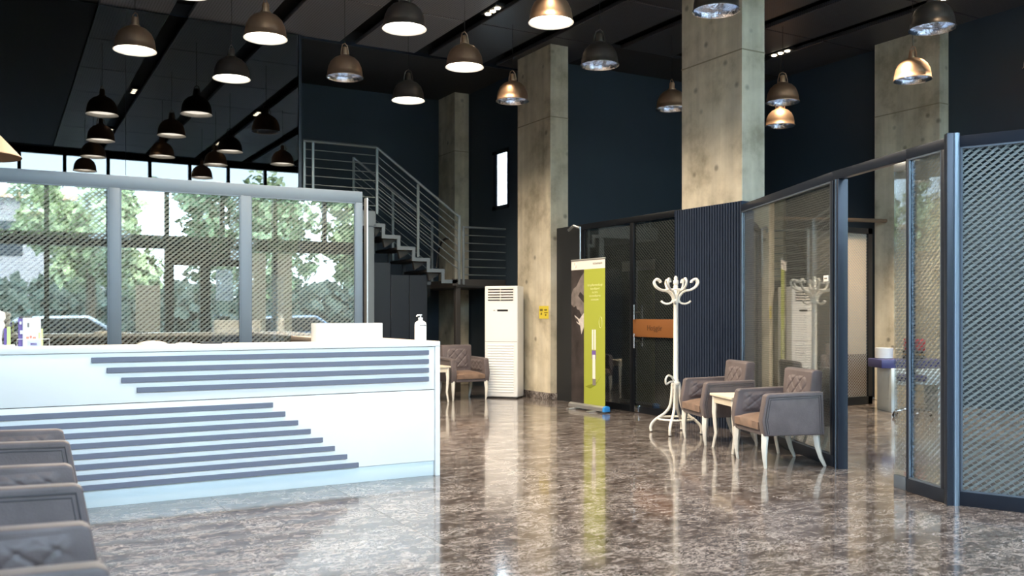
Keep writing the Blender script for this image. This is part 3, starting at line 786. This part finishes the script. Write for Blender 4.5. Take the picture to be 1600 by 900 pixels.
lf2 = leaf(-0.082, -0.030, 0.002, 0.195, M['lilac']); lf3 = leaf(0.030, 0.068, 0.004, 0.125, M['lime'])
MB().box(-0.075, -0.062, -0.001, 0.0, 0.155, 0.175).box(-0.072, -0.052, -0.003, -0.001, 0.09, 0.115).build('print', M['white2'], lf2, smooth=False)
MB().tube([(-0.09, -0.02, 0.004), (-0.09, -0.02, 0.055), (0.105, -0.02, 0.055), (0.105, -0.02, 0.004)], 0.0025, 6).tube([(-0.09, 0.04, 0.004), (0.105, 0.04, 0.004), (0.105, -0.02, 0.004), (-0.09, -0.02, 0.004)], 0.0025, 6, closed=True).tube([(0.105, -0.02, 0.055), (0.105, 0.04, 0.055)], 0.0025, 6).build('wire_frame', M['white2'], lh)
# white display figure and tray at the picture edge
fg = thing('display_stand', 'white rounded display stand with violet and lime leaflets at the picture edge', 'display', (0.005, 7.0, ZC))
MB().box(-0.10, 0.085, -0.07, 0.07, 0, 0.018).build('tray', M['white2'], fg, bevel=0.004)
MB().lathe([(0.03, 0.018), (0.026, 0.06), (0.034, 0.11), (0.045, 0.15), (0.036, 0.175), (0.05, 0.20), (0.045, 0.235), (0.015, 0.25)], 20, (-0.02, 0, 0)).build('body', M['white2'], fg)
MB().box(0.018, 0.034, -0.02, 0.0, 0.018, 0.13).build('leaflet', M['lilac'], fg, smooth=False)
MB().box(0.036, 0.058, -0.01, 0.004, 0.018, 0.14).build('leaflet', M['lime'], fg, smooth=False)
dm = MB().lathe([(0.11, 0.0), (0.095, 0.012), (0.06, 0.024), (0.02, 0.028)], 24).build('grey_dish', M['creamwood'])
place(dm, (0.98, 7.13, ZC)); tag(dm, 'shallow upturned cream dish on the counter', 'dish')
nb = MB().box(-0.05, 0.05, -0.035, 0.035, 0, 0.01).build('note_pad', M['white2'], None, bevel=0.001)
place(nb, (1.20, 7.12, ZC), 0.2); tag(nb, 'small white note pad on the counter beside the cream dish', 'note pad')
pe = MB().box(-0.08, 0.08, -0.012, 0.012, 0, 0.012).build('phone_handset', M['black'], None, bevel=0.004)
place(pe, (1.40, 7.12, ZC), -0.25); tag(pe, 'slim dark handset lying on the counter', 'handset')

# lamp with tan cone shade behind the partition at picture edge
fl_ = thing('floor_lamp', 'tall lamp with a tan cone shade rising behind the reception partition at the left edge', 'lamp', (-0.20, 10.5, 0))
MB().lathe([(0.18, 0), (0.18, 0.03), (0.03, 0.04)], 24).build('base', M['black'], fl_)
MB().tube([(0, 0, 0.03), (0, 0, 2.15)]+[tuple(p) for p in spline([(0, 0, 2.2), (0.10, -0.02, 2.42), (0.05, 0, 2.75), (0, 0, 3.05)], 5)], 0.016, 8).build('pole', M['black'], fl_)
MB().lathe([(0.40, 2.93), (0.10, 3.26), (0.06, 3.27)], 32, cap=False).lathe([(0.395, 2.925), (0.095, 3.25)], 32, cap=False).build('lamp_shade', M['tan'], fl_)

# ------------------------------------------------------------------ armchairs
def rbox(x0, x1, y0, y1, z0, z1, n, m, par, b=0.02, seg=3): return MB().box(x0, x1, y0, y1, z0, z1).build(n, m, par, bevel=b, seg=seg)
def quilt(u, v, fu, fv):
    a = (u*fu+v*fv) % 1.0; b = (u*fu-v*fv) % 1.0
    da = min(a, 1-a); db = min(b, 1-b)
    return -0.009*(math.exp(-(da/0.07)**2)+math.exp(-(db/0.07)**2))
def make_armchair(label, group, loc, rz):
    t = thing('armchair', label, 'armchair', loc, rz, group)
    W = 0.33
    # seat cushion with bulging top
    rbox(-0.245, 0.245, -0.295, 0.21, 0.285, 0.345, 'seat_frame', M['suede'], t, 0.012)
    def seat(u, v):
        x = -0.243+0.486*u; y = -0.315+0.50*v
        z = 0.40+0.045*(1-(2*u-1)**4)*(1-(2*v-1)**4)+0.01*v
        return (x, y, z)
    vs, fs = quad_grid(seat, 14, 14); mb = MB(); mb.add(vs, fs)
    n = 15; brd = [i for i in range(n)]+[i*n+n-1 for i in range(1, n)]+[n*n-1-i for i in range(1, n)]+[(n-1-i)*n for i in range(1, n-1)]
    low = len(mb.v); mb.v += [(mb.v[i][0]*1.0, mb.v[i][1], 0.335) for i in brd]
    for k in range(len(brd)):
        k2 = (k+1) % len(brd); mb.f.append((brd[k], brd[k2], low+k2, low+k))
    mb.f.append(tuple(low+k for k in range(len(brd))))
    mb.build('seat', M['suede_seat'], t, ang=60)
    for s in (-1, 1):
        x0, x1 = sorted((s*0.245, s*W))
        arm = MB().prism([(-0.29, 0.285), (-0.315, 0.42), (-0.275, 0.635), (-0.25, 0.650), (0.26, 0.665), (0.275, 0.285)], 'x', x0, x1).build('armrest', M['suede'], t, bevel=0.022, seg=3)
        # quilted inner pad
        def pad(u, v, s=s):
            y = -0.245+0.42*u+0.02*v; z = 0.44+0.185*v
            edge = min(1, 8*min(u, 1-u))*min(1, 6*min(v, 1-v))
            return (s*(0.244-0.022*edge-quilt(u, v, 3.6, 2.0)*1.35*edge), y, z)
        vs, fs = quad_grid(pad, 40, 22); MB().add(vs, fs).build('quilted_panel', M['suede'], arm, ang=80)
        xo = s*(W+0.001)
        MB().tube([(xo, -0.262, 0.30), (xo, -0.284, 0.42), (xo, -0.250, 0.618), (xo, 0.235, 0.634), (xo, 0.248, 0.30)], 0.005, 6).build('piping', M['piping'], arm)
        MB().tube([(xo, -0.244, 0.30), (xo, -0.264, 0.42), (xo, -0.234, 0.600), (xo, 0.217, 0.616), (xo, 0.230, 0.30)], 0.003, 6).build('piping', M['piping'], arm)
    # backrest, leaning
    bk = MB().prism([(0.165, 0.30), (0.15, 0.45), (0.20, 0.835), (0.225, 0.85), (0.285, 0.85), (0.305, 0.83), (0.275, 0.45), (0.275, 0.30)], 'x', -0.246, 0.246)
    bk.v = [(x*(1+0.06*max(0, (z-0.5)/0.35)), y+0.10*max(0, (z-0.5))*(abs(x)/0.246)*-0.3, z) for x, y, z in bk.v]
    bo = bk.build('backrest', M['suede'], t, bevel=0.022, seg=3)
    def bpad(u, v):
        x = -0.20+0.40*u; z = 0.47+0.34*v; y = 0.153+(z-0.45)*0.05/0.385
        edge = min(1, 8*min(u, 1-u))*min(1, 8*min(v, 1-v))
        return (x, y-0.002-0.022*edge-quilt(u, v, 3.0, 2.6)*1.35*edge, z)
    vs, fs = quad_grid(bpad, 44, 40); MB().add(vs, fs).build('quilted_panel', M['suede'], bo, ang=80)
    # legs
    for s in (-1, 1):
        MB().tube([(s*0.285, -0.265, 0.30), (s*0.290, -0.275, 0.18), (s*0.290, -0.272, 0.08), (s*0.285, -0.262, 0.0)], [0.036, 0.031, 0.022, 0.016], 4).build('leg', M['legwhite'], t, bevel=0.003, ang=50)
        MB().tube([(s*0.27, 0.22, 0.30), (s*0.272, 0.235, 0.18), (s*0.275, 0.265, 0.08), (s*0.28, 0.305, 0.0)], [0.034, 0.029, 0.022, 0.016], 4).build('leg', M['legwhite'], t, bevel=0.003, ang=50)
    return t
RC = math.radians(-109.4)
GC = 'taupe quilted armchairs'
ch = make_armchair('taupe quilted armchair right of the cream table, nearest the doorway', GC, (6.15, 5.96, 0), RC)
dup(ch, (6.63, 7.27, 0), RC, 'taupe quilted armchair between the coat stand and the cream table')
dup(ch, (6.38, 12.88, 0), 0.0, 'taupe armchair beside the white air conditioner')
dup(ch, (0.06, 5.86, 0), PI/2, 'armchair in the lower left row, furthest from the camera beside the counter')
dup(ch, (0.02, 4.42, 0), PI/2, 'armchair in the lower left row, middle of the three')
dup(ch, (-0.01, 3.07, 0), PI/2, 'armchair at the bottom left corner, nearest the camera')

def make_table(label, loc, rz):
    t = thing('side_table', label, 'side table', loc, rz, 'cream side tables')
    rbox(-0.27, 0.27, -0.26, 0.26, 0.525, 0.55, 'table_top', M['creamwood'], t, 0.006, 2)
    for (a, b, c, d) in ((-0.25, 0.25, -0.235, -0.215), (-0.25, 0.25, 0.215, 0.235), (-0.25, -0.23, -0.22, 0.22), (0.23, 0.25, -0.22, 0.22)):
        rbox(a, b, c, d, 0.455, 0.525, 'apron', M['creamwood'], t, 0.003, 1)
    for sx in (-1, 1):
        for sy in (-1, 1):
            MB().tube([(sx*0.23, sy*0.215, 0.525), (sx*0.236, sy*0.222, 0.36), (sx*0.225, sy*0.21, 0.15), (sx*0.24, sy*0.235, 0.0)], [0.034, 0.028, 0.019, 0.017], 4).build('leg', M['legwhite'], t, bevel=0.003)
    return t
tb = make_table('cream wooden side table between the two armchairs at the mesh partition', (6.40, 6.64, 0), RC)
dup(tb, (5.72, 12.74, 0), 0.0, 'cream side table mostly hidden behind the right end of the counter')

# ------------------------------------------------------------------ coat stand
cs = thing('coat_stand', 'white bentwood coat stand with curled hooks in front of the ribbed cladding', 'coat stand', (6.64, 7.98, 0), 0.35)
MB().lathe([(0.030, 0.50), (0.036, 0.53), (0.036, 0.60), (0.028, 0.62), (0.026, 1.45), (0.030, 1.48), (0.026, 1.66), (0.022, 1.67), (0.030, 1.69), (0.030, 1.72), (0.018, 1.735), (0.022, 1.75), (0.012, 1.775)], 20).build('pole', M['legwhite'], cs)
for k in range(8):
    a = k*PI/4+0.2; ca, sa = math.cos(a), math.sin(a)
    pth = [(0.028, 1.475), (0.045, 1.545), (0.10, 1.600), (0.18, 1.618), (0.240, 1.655), (0.262, 1.705), (0.235, 1.738), (0.195, 1.722), (0.185, 1.700)]
    MB().tube(spline([(r*ca, r*sa, z) for r, z in pth], 4), [0.013]*33, 8).build('hook', M['legwhite'], cs)
for k in range(4):
    a = k*PI/2+0.45; ca, sa = math.cos(a), math.sin(a)
    pth = [(0.026, 1.52), (0.05, 1.475), (0.10, 1.46), (0.145, 1.475), (0.165, 1.495)]
    MB().tube(spline([(r*ca, r*sa, z) for r, z in pth], 4), 0.012, 8).build('lower_hook', M['legwhite'], cs)
MB().tube([(0.115*math.cos(q*PI/16), 0.115*math.sin(q*PI/16), 1.622) for q in range(32)], 0.009, 8, closed=True).build('hook_ring', M['legwhite'], cs)
for k in range(4):
    a = k*PI/2+0.30; ca, sa = math.cos(a), math.sin(a)
    pth = [(0.040, 0.56), (0.050, 0.40), (0.075, 0.29), (0.14, 0.21), (0.22, 0.155), (0.275, 0.10), (0.290, 0.05), (0.285, 0.012)]
    MB().tube(spline([(r*ca, r*sa, z) for r, z in pth], 4), 0.0165, 8).build('leg', M['legwhite'], cs)
MB().tube([(0.205*math.cos(q*PI/20), 0.205*math.sin(q*PI/20), 0.165) for q in range(40)], 0.012, 8, closed=True).build('leg_ring', M['legwhite'], cs)
for k in range(1):
    a = PI+0.15-0.35; ca, sa = math.cos(a-0.3), math.sin(a-0.3)
    # umbrella loop
    pth = [(0.02, 0.0, 0.575), (0.09, 0.0, 0.585), (0.155, 0.0, 0.56), (0.17, 0.0, 0.585), (0.165, 0.0, 0.625), (0.13, 0.0, 0.655), (0.08, 0.0, 0.645), (0.035, 0.0, 0.60)]
    ub = MB().tube(spline([(p[0]*math.cos(2.95), p[0]*math.sin(2.95), p[2]) for p in pth], 4), 0.011, 8).build('umbrella_loop', M['legwhite'], cs)
MB().lathe([(0.045, 0.545), (0.05, 0.55), (0.05, 0.575), (0.045, 0.58)], 20).build('collar', M['legwhite'], cs)

# ------------------------------------------------------------------ roll-up banner
RB_A = Vector((7.13, 10.87, 0)); RB_B = Vector((7.15, 10.07, 0)); Lb = (RB_B-RB_A).length
rbn = thing('roll_up_banner', 'tall green and grey roll up banner standing by the glass doors', 'banner', RB_A, math.atan2((RB_B-RB_A).y, (RB_B-RB_A).x))
def bb(x0, x1, z0, z1, m, n, y0=-0.002, y1=0.0, par=rbn): return MB().box(x0, x1, y0, y1, z0, z1).build(n, m, par, smooth=False)
bb(0, Lb, 1.97, 2.10, M['banwhite'], 'header')
gp = bb(0.31, Lb, 0.09, 1.97, M['green'], 'green_panel')
pp_ = bb(0, 0.31, 0.09, 1.97, M['bandark'], 'photo_panel')
def poly(pts, m, n, par, y=-0.0035):
    return MB().prism(pts, 'y', y, y+0.001).build(n, m, par, smooth=False)
poly([(0.0, 1.62), (0.05, 1.70), (0.13, 1.74), (0.22, 1.85), (0.31, 1.93), (0.31, 1.30), (0.24, 1.34), (0.20, 1.40), (0.10, 1.42), (0.0, 1.48)], M['bangrey'], 'face_print', pp_)
poly([(0.17, 1.60), (0.22, 1.66), (0.31, 1.60), (0.31, 1.50), (0.24, 1.55)], M['bandark'], 'brow_print', pp_, -0.0045)
poly([(0.02, 1.42), (0.12, 1.46), (0.16, 1.38), (0.06, 1.33)], M['bandark'], 'shadow_print', pp_, -0.0045)
poly([(0.08, 1.33), (0.20, 1.27), (0.31, 1.36), (0.31, 1.16), (0.25, 1.06), (0.22, 1.18), (0.14, 1.22)], M['banlight'], 'hand_print', pp_, -0.0045)
poly([(0.10, 1.30), (0.16, 1.27), (0.20, 1.21), (0.13, 1.24)], M['bandark'], 'shadow_print', pp_, -0.0055)
text('straumann', 0.052, (Lb-0.17, -0.004, 2.045), (PI/2, 0, 0), M['greytext'], rbn)
MB().tube([(0.10+0.03*math.cos(q*PI/8), -0.003, 2.035+0.035*math.sin(q*PI/8)) for q in range(16)], 0.003, 4, closed=True).build('emblem', M['alu'], rbn)
for i, (w_, z) in enumerate(((0.40, 1.745), (0.28, 1.695), (0.17, 1.645), (0.30, 1.595), (0.22, 1.545))):
    text(['implantoloji', 'tedavi', 'icin', 'modern', 'cozum'][i], 0.05, (0.57, -0.004, z), (PI/2, 0, 0), M['bantext'], gp, sx=w_/([0.27, 0.155, 0.085, 0.18, 0.165][i]))
MB().tube([(0.70+0.035*math.cos(q*PI/8), -0.003, 1.23+0.075*math.sin(q*PI/8)) for q in range(16)], 0.003, 4, closed=True).build('oval_print', M['bantext'], gp)
bb(0.50, 0.535, 0.85, 1.13, M['banwhite'], 'implant_print', -0.004, -0.002, gp); bb(0.555, 0.59, 0.85, 1.13, M['banwhite'], 'implant_print', -0.004, -0.002, gp)
bb(0.50, 0.59, 0.72, 0.84, M['lilac'], 'implant_print', -0.004, -0.002, gp); bb(0.515, 0.58, 0.45, 0.78, M['banwhite'], 'implant_print', -0.005, -0.002, gp)
bb(0.515, 0.59, 0.36, 0.45, M['greytext'], 'implant_print', -0.0045, -0.002, gp)
poly([(0.34, 0.33), (0.52, 0.38), (0.62, 0.41), (0.72, 0.50), (0.58, 0.36), (0.46, 0.31)], M['shadowprint'], 'shadow_print', gp, -0.0035)
MB().tube([(0, 0, 2.105), (Lb, 0, 2.105)], 0.012, 8).build('top_rail', M['alu'], rbn)
MB().prism([(-0.05, 0.02), (-0.045, 0.07), (-0.01, 0.09), (0.04, 0.08), (0.05, 0.02)], 'x', -0.01, Lb+0.0).build('base_cassette', M['alu'], rbn, bevel=0.005)
MB().prism([(-0.052, 0.015), (-0.05, 0.078), (-0.01, 0.096), (0.045, 0.086), (0.052, 0.015)], 'x', Lb, Lb+0.05).build('end_cap', M['blue'], rbn, bevel=0.01)
for x in (0.10, 0.58):
    MB().box(x, x+0.07, -0.16, 0.16, 0.0, 0.018).build('foot', M['alu'], rbn, bevel=0.004)
MB().tube([(Lb/2, 0.03, 0.05), (Lb/2, 0.015, 2.09)], 0.008, 8).build('support_rod', M['alu'], rbn)

# yellow sign on column A's face
ys = thing('yellow_sign', 'small yellow notice with dark print on the concrete column', 'sign', (7.457, 12.16, 1.37))
MB().box(-0.004, 0.0, -0.14, 0.14, -0.10, 0.10).build('plate', M['yellow'], ys, bevel=0.001, seg=1)
def yb(y0, y1, z0, z1): MB().box(-0.0052, -0.004, y0, y1, z0, z1).build('print', M['ochre'], ys, smooth=False)
yb(0.03, 0.115, 0.02, 0.055); yb(-0.10, -0.02, 0.025, 0.05); yb(0.05, 0.09, -0.04, -0.005); yb(-0.12, -0.02, -0.012, 0.0); yb(-0.08, -0.04, -0.055, -0.03)

# ------------------------------------------------------------------ air conditioner
ac = thing('air_conditioner', 'tall white floor standing air conditioner beside the concrete column', 'air conditioner', (6.765, 12.85, 0), math.radians(-47.6))
aw = 0.556; ad = 0.33
MB().box(0, aw, 0.0, ad, 0.02, 1.79).build('cabinet', M['white2'], ac, bevel=0.022, seg=3)
MB().box(0.02, aw-0.02, 0.01, ad-0.02, 0.0, 0.02).build('base', M['black'], ac)
MB().box(0.06, aw-0.075, -0.004, 0.02, 1.555, 1.765).build('outlet_recess', M['black'], ac, smooth=False)
for i in range(5):
    z = 1.58+0.042*i
    MB().add([(0.055, -0.02, z), (aw-0.07, -0.02, z), (aw-0.07, 0.0, z+0.022), (0.055, 0.0, z+0.022), (0.055, -0.018, z-0.008), (aw-0.07, -0.018, z-0.008), (aw-0.07, 0.002, z+0.014), (0.055, 0.002, z+0.014)],
             [(0,1,2,3),(4,7,6,5),(0,4,5,1),(1,5,6,2),(2,6,7,3),(3,7,4,0)]).build('louver', M['banwhite'], ac, smooth=False)
MB().box(aw/2-0.01, aw/2-0.003, -0.021, 0.0, 1.555, 1.765).build('louver_divider', M['banwhite'], ac, smooth=False)
MB().box(0.215, 0.395, -0.003, 0.01, 1.385, 1.415).build('display', M['black'], ac, smooth=False)
MB().box(0.15, 0.18, -0.002, 0.01, 1.395, 1.405).build('logo', M['greytext'], ac, smooth=False)
MB().box(0.01, aw-0.01, -0.002, 0.01, 0.902, 0.908).build('panel_joint', M['greytext'], ac, smooth=False)
for i in range(19):
    z = 0.10+0.041*i
    MB().prism([(-0.012, z), (-0.008, z+0.018), (0.004, z+0.022), (0.004, z-0.004)], 'x', 0.055, aw-0.065).build('grille_slat', M['white2'], ac, smooth=False)

# ------------------------------------------------------------------ staircase
stc = thing('staircase', 'grey steel staircase with dark treads rising to the left behind the counter', 'staircase', (0, 0, 0))
FY0, FY1 = 14.0, 15.1
tx = [5.36, 5.52, 5.79, 6.06, 6.33, 6.60, 6.87]
tz = [2.83, 2.65, 2.47, 2.29, 2.11, 1.93]
for Y in (FY0, FY1-0.03):
    top = []
    for i in range(6): top += [(tx[i], tz[i]), (tx[i+1], tz[i])]
    low = [(x+(-0.055), z-0.06) for x, z in top]
    # zigzag band
    mb = MB(); n = len(top)
    vs = [(x, Y, z) for x, z in top]+[(x, Y, z) for x, z in low]+[(x, Y+0.03, z) for x, z in top]+[(x, Y+0.03, z) for x, z in low]
    fs = []
    for i in range(n-1):
        fs += [(i, i+1, n+i+1, n+i), (2*n+i, 3*n+i, 3*n+i+1, 2*n+i+1), (i, 2*n+i, 2*n+i+1, i+1), (n+i, n+i+1, 3*n+i+1, 3*n+i)]
    mb.add(vs, fs).build('stringer', M['stringer'], stc, smooth=False)
for i in range(5):
    MB().box(tx[i]-0.03, tx[i+1]+0.03, FY0+0.035, FY1-0.035, tz[i]-0.055, tz[i]-0.012).build('tread', M['tread'], stc, bevel=0.004, seg=1)
    MB().prism([(tx[i], tz[i]-0.06), (tx[i+1], tz[i]-0.06), (tx[i]+0.03, tz[i]-0.20)], 'y', FY0+0.10, FY0+0.16).build('tread_bracket', M['tread'], stc, smooth=False)
# mid landing and lower flight behind
MB().box(6.83, 7.77, FY0+0.02, 15.38, 1.80, 1.93).box(6.83, 7.45, 15.38, 16.1, 1.80, 1.93).build('half_landing', M['stringer2'] if 'stringer2' in M else M['tread'], stc, bevel=0.004, seg=1)
MB().box(6.75, 7.79, FY0-0.0, FY0+0.03, 1.83, 1.945).build('landing_edge', M['tread'], stc, smooth=False)
for i in range(10):
    z = 1.75-0.18*i; x1 = 6.83-0.27*i
    MB().box(x1-0.30, x1, 15.15, 16.1, z-0.05, z).build('tread', M['tread'], stc, bevel=0.004, seg=1)
MB().prism([(6.83, 1.93), (6.83, 1.68), (4.3, -0.0), (4.0, 0.0), (4.0, 0.02), (6.6, 1.80)], 'y', 15.10, 15.14).build('stringer', M['tread'], stc, smooth=False)
# upper landing
MB().box(3.95, 5.36, FY0, 16.1, 2.78, 3.03).build('upper_landing', M['stringer'], stc, bevel=0.004, seg=1)
MB().box(5.22, 5.34, FY0+0.02, FY0+0.14, 0, 2.78).build('support_post', M['stringer'], stc, bevel=0.004, seg=1)
for x in (6.84,):
    MB().box(x, x+0.09, FY0+0.05, FY0+0.14, 0, 1.80).build('support_post', M['tread'], stc, bevel=0.004, seg=1)
# railings
def rail(p, q, r=0.008): return MB().tube([p, q], r, 8)
def railing(Y, name):
    # sloped
    rl = []
    for i in range(8):
        d0 = 1.03*(i)/7.0
        z0, z1 = 4.06-0.13*i, 3.02-0.13*i
        rr = 0.022 if i == 0 else 0.008
        rail((5.38, Y, z0), (6.85, Y, z1), rr).build('handrail' if i == 0 else 'rail', M['railgrey'], stc)
    for x, z0, z1 in ((5.37, 2.98, 4.08), (6.10, 2.30, 3.52), (6.865, 1.85, 3.04)):
        MB().box(x-0.022, x+0.022, Y-0.012, Y+0.012, z0, z1).build('baluster', M['railgrey'], stc, bevel=0.003, seg=1)
railing(FY0-0.02, 'a'); railing(FY1+0.0, 'b')
for i in range(8):
    z = 4.07-0.137*i
    rail((4.14, FY0-0.02, z), (5.36, FY0-0.02, z), 0.024 if i == 0 else 0.008).build('handrail' if i == 0 else 'rail', M['railgrey'], stc)
for x in (4.16, 4.30): MB().box(x-0.02, x+0.02, FY0-0.03, FY0-0.005, 2.9, 4.08).build('baluster', M['railgrey'], stc, bevel=0.003, seg=1)
for i in range(7):
    z = 2.84-0.137*i
    rail((6.95, FY0-0.02, z), (7.78, FY0-0.02, z), 0.018 if i == 0 else 0.008).build('handrail' if i == 0 else 'rail', M['railgrey'], stc)
MB().box(6.93, 6.97, FY0-0.03, FY0-0.005, 1.85, 2.86).build('baluster', M['railgrey'], stc, bevel=0.003, seg=1)
# dark handrail following the wall behind
MB().tube([tuple(p) for p in spline([(7.0, 15.2, 2.2), (7.1, 15.3, 2.55), (7.3, 15.5, 2.75), (7.7, 15.9, 2.83)], 5)], 0.02, 8).build('wall_handrail', M['black'], stc)
# panelled dark wall under the flight
pw = struct(MB().box(4.0, 6.36, 14.20, 14.26, 0, 1.95), 'wall_under_stairs', M['dkpanel'], smooth=False)
for i in range(7):
    x = 4.02+0.335*i
    MB().box(x, x+0.325, 14.175, 14.199, 0.02, 2.0 if i > 4 else 2.2).build('panel', M['dkpanel'], pw, bevel=0.003, seg=1)
# glass edge beside the partition end
ge = MB().box(3.50, 3.515, 9.42, 9.50, 0, 2.62).build('glass_edge_strip', M['alu'])
tag(ge, 'thin bright vertical strip at the right end of the reception partition', 'trim strip')

# ------------------------------------------------------------------ pendant lamps
R0 = 0.23
def make_lamp(label, lit, mat, cord, loc, tilt=0.0, yoke=True):
    t = thing('pendant_lamp', label, 'pendant lamp', loc, rnd.uniform(0, 6.28), 'dome pendant lamps')
    # rim at z = 0
    prof = [(R0+0.012, -0.004), (R0+0.012, 0.006), (R0, 0.012), (R0*0.985, 0.07), (R0*0.93, 0.135), (R0*0.80, 0.20), (R0*0.58, 0.25), (R0*0.32, 0.278), (0.055, 0.288)]
    MB().lathe(prof, 36, cap=False).build('shade', mat, t, ang=60, recalc=False)
    inner = [(max(r-0.006, 0.01), z-0.004) for r, z in prof[2:]]+[(0.01, 0.28)]
    MB().lathe([(R0+0.012, -0.004)]+inner, 36, cap=False).build('reflector', M['whitein'] if lit else M['silver'], t, ang=60, recalc=False)
    # neck and yoke
    MB().lathe([(0.058, 0.280), (0.058, 0.300), (0.042, 0.305), (0.040, 0.375), (0.034, 0.392), (0.014, 0.400)], 20).build('neck', mat if mat is M['copper'] else M['bronze'], t)
    for s in (-1, 1):
        MB().tube([(s*0.075, 0, 0.268), (s*0.068, 0, 0.34), (s*0.045, 0, 0.42), (0, 0, 0.445)], 0.006, 6).build('yoke', mat, t)
    MB().tube([(0, 0, 0.44), (0, 0, cord)], 0.0035, 6).build('cord', M['black'], t)
    MB().lathe([(0.05, cord-0.03), (0.05, cord)], 16).build('ceiling_rose', M['black'], t)
    if lit:
        sd = bpy.data.lights.new('pendant_light', 'SPOT'); sd.energy = 115; sd.spot_size = math.radians(150); sd.spot_blend = 0.5; sd.color = (1, 0.83, 0.62); sd.shadow_soft_size = 0.12
        so = bpy.data.objects.new('pendant_light', sd); C.objects.link(so); so.parent = t; so.location = (0, 0, 0.0)
        MB().lathe([(0.01, 0.055), (R0*0.90, 0.05), (R0*0.90, 0.045), (0.01, 0.040)], 32).build('diffuser', M['lit'], t)
    else:
        MB().lathe([(0.02, 0.27), (0.03, 0.22), (0.055, 0.16), (0.055, 0.13), (0.03, 0.10), (0.005, 0.095)], 16).build('bulb', M['white2'], t)
    return t
ZL = 4.44
LAMPS = [  # px, rim centre y, lit, mat, label
    (211, 79, 1, 'copper', 'lit copper dome pendant furthest left above the reception partition'),
    (415, 60, 1, 'copper', 'lit copper dome pendant at the upper left with a clear yoke, near the ceiling panels'),
    (362, 123, 1, 'bronze', 'lit dark bronze dome pendant between the two left copper pendants'),
    (539, 121, 0, 'copper', 'unlit copper dome pendant left of the upper middle dark pendant'),
    (632, 45, 1, 'bronze', 'lit dark dome pendant at the top, left of centre'),
    (638, 157, 1, 'bronze', 'lit dark dome pendant hanging lowest left of centre, above the stairs'),
    (726, 105, 1, 'copper', 'lit copper dome pendant between the two dark pendants and the first column'),
    (861, 35, 1, 'copper', 'lit copper dome pendant at the top centre in front of the first column'),
    (801, 158, 0, 'copper', 'unlit copper dome pendant in front of the first column, low'),
    (937, 102, 0, 'bronze', 'unlit dark dome pendant between the first and second columns'),
    (1050, 170, 0, 'copper', 'unlit dark copper dome pendant half hidden behind the wide column'),
    (1119, 17, 0, 'bronze', 'unlit dome pendant at the top in front of the wide column'),
    (1223, 160, 0, 'copper', 'upper of two unlit copper pendants right of the wide column'),
    (1219, 197, 0, 'copper', 'lower of two unlit copper pendants right of the wide column'),
    (1457, 45, 0, 'bronze', 'unlit dark green grey dome pendant at the top right'),
    (1426, 125, 0, 'copper', 'unlit copper dome pendant in front of the right wall column'),
]
LAMPS.append((1632, 104, 0, 'copper', 'copper dome pendant cut by the right picture edge'))
for i, (px, py, lit, mt, lb) in enumerate(LAMPS):
    dep = (ZL-1.35)*1414/(490-py); k = (px-800)/1414
    X = dep*(0.4924+0.8704*k); Y = dep*(0.8704-0.4924*k)
    make_lamp(lb, bool(lit), M[mt], H+0.04-ZL, (X, Y, ZL))

for i, (x, y, lb) in enumerate(((1.57, 9.1, 'lit copper pendant just before the reception partition, above the counter'), (1.6, 7.2, 'lit copper pendant over the left part of the counter'), (2.78, 7.9, 'lit copper pendant over the middle of the counter'),
        (3.9, 7.4, 'lit copper pendant over the right end of the counter'), (1.6, 5.2, 'lit copper pendant over the lower left armchair row'), (4.0, 5.4, 'lit copper pendant over the hall floor before the counter'))):
    make_lamp(lb, True, M['copper'], H+0.04-ZL, (x, y, ZL))

# triple downlights in the slots
def spots(x, y, label, n=3, w=0.14, e=110, cone=60):
    t = thing('ceiling_spotlight', label, 'spotlight', (x, y, H-0.02), 0, 'spotlights in the ceiling slots')
    MB().box(-0.07, 0.07, -0.02, w*n+0.02, 0.01, 0.06).build('housing', M['slot'], t, smooth=False)
    for i in range(n):
        ln = MB().lathe([(0.040, 0.0), (0.040, 0.012)], 20, (0, w*(i+0.5), -0.002)).build('lens', M['spot'], t)
        sd = bpy.data.lights.new('spot_light', 'SPOT'); sd.energy = e; sd.spot_size = math.radians(cone); sd.spot_blend = 0.6; sd.color = (1, 0.80, 0.55); sd.shadow_soft_size = 0.02
        if i == 1:
            so = bpy.data.objects.new('spot_light', sd); C.objects.link(so); so.parent = t; so.location = (0, w*(i+0.5), -0.03)
def at_ceiling(px, py):
    dep = (H-1.35)*1414/(490-py); k = (px-800)/1414
    return dep*(0.4924+0.8704*k), dep*(0.8704-0.4924*k)
spots(5.95, 10.85, 'triple ceiling spotlight above the middle of the hall')
spots(10.95, 10.35, 'triple ceiling spotlight right of the wide column')
LB = ['spotlight in the ceiling slot above the counter, nearer the windows', 'spotlight in the ceiling slot above the counter, second from the windows', 'spotlight in the ceiling slot above the hall, nearer the windows', 'spotlight in the ceiling slot above the hall, second from the windows']
for i, (x, y) in enumerate(((2.20, 4.0), (2.20, 8.2), (4.70, 3.6), (4.70, 7.4))): spots(x, y, LB[i])  # extra spots out of view, added to fill the hall with light
spots(10.95, 7.45, 'spotlight above the desk in the room beyond the doorway', e=650, cone=60)  # unseen spot, added to brighten the beige partition
spots(9.70, 7.7, 'spotlight above the near part of the room beyond the doorway', e=520, cone=80)  # added out of view to light the room past the doorway
spots(8.45, 5.4, 'spotlight above the room behind the two armchairs', e=90)  # added spot kept out of view; no known fitting here
spots(8.45, 8.0, 'spotlight above the room behind the wide column', e=60)  # another added spot, set where the camera cannot see it
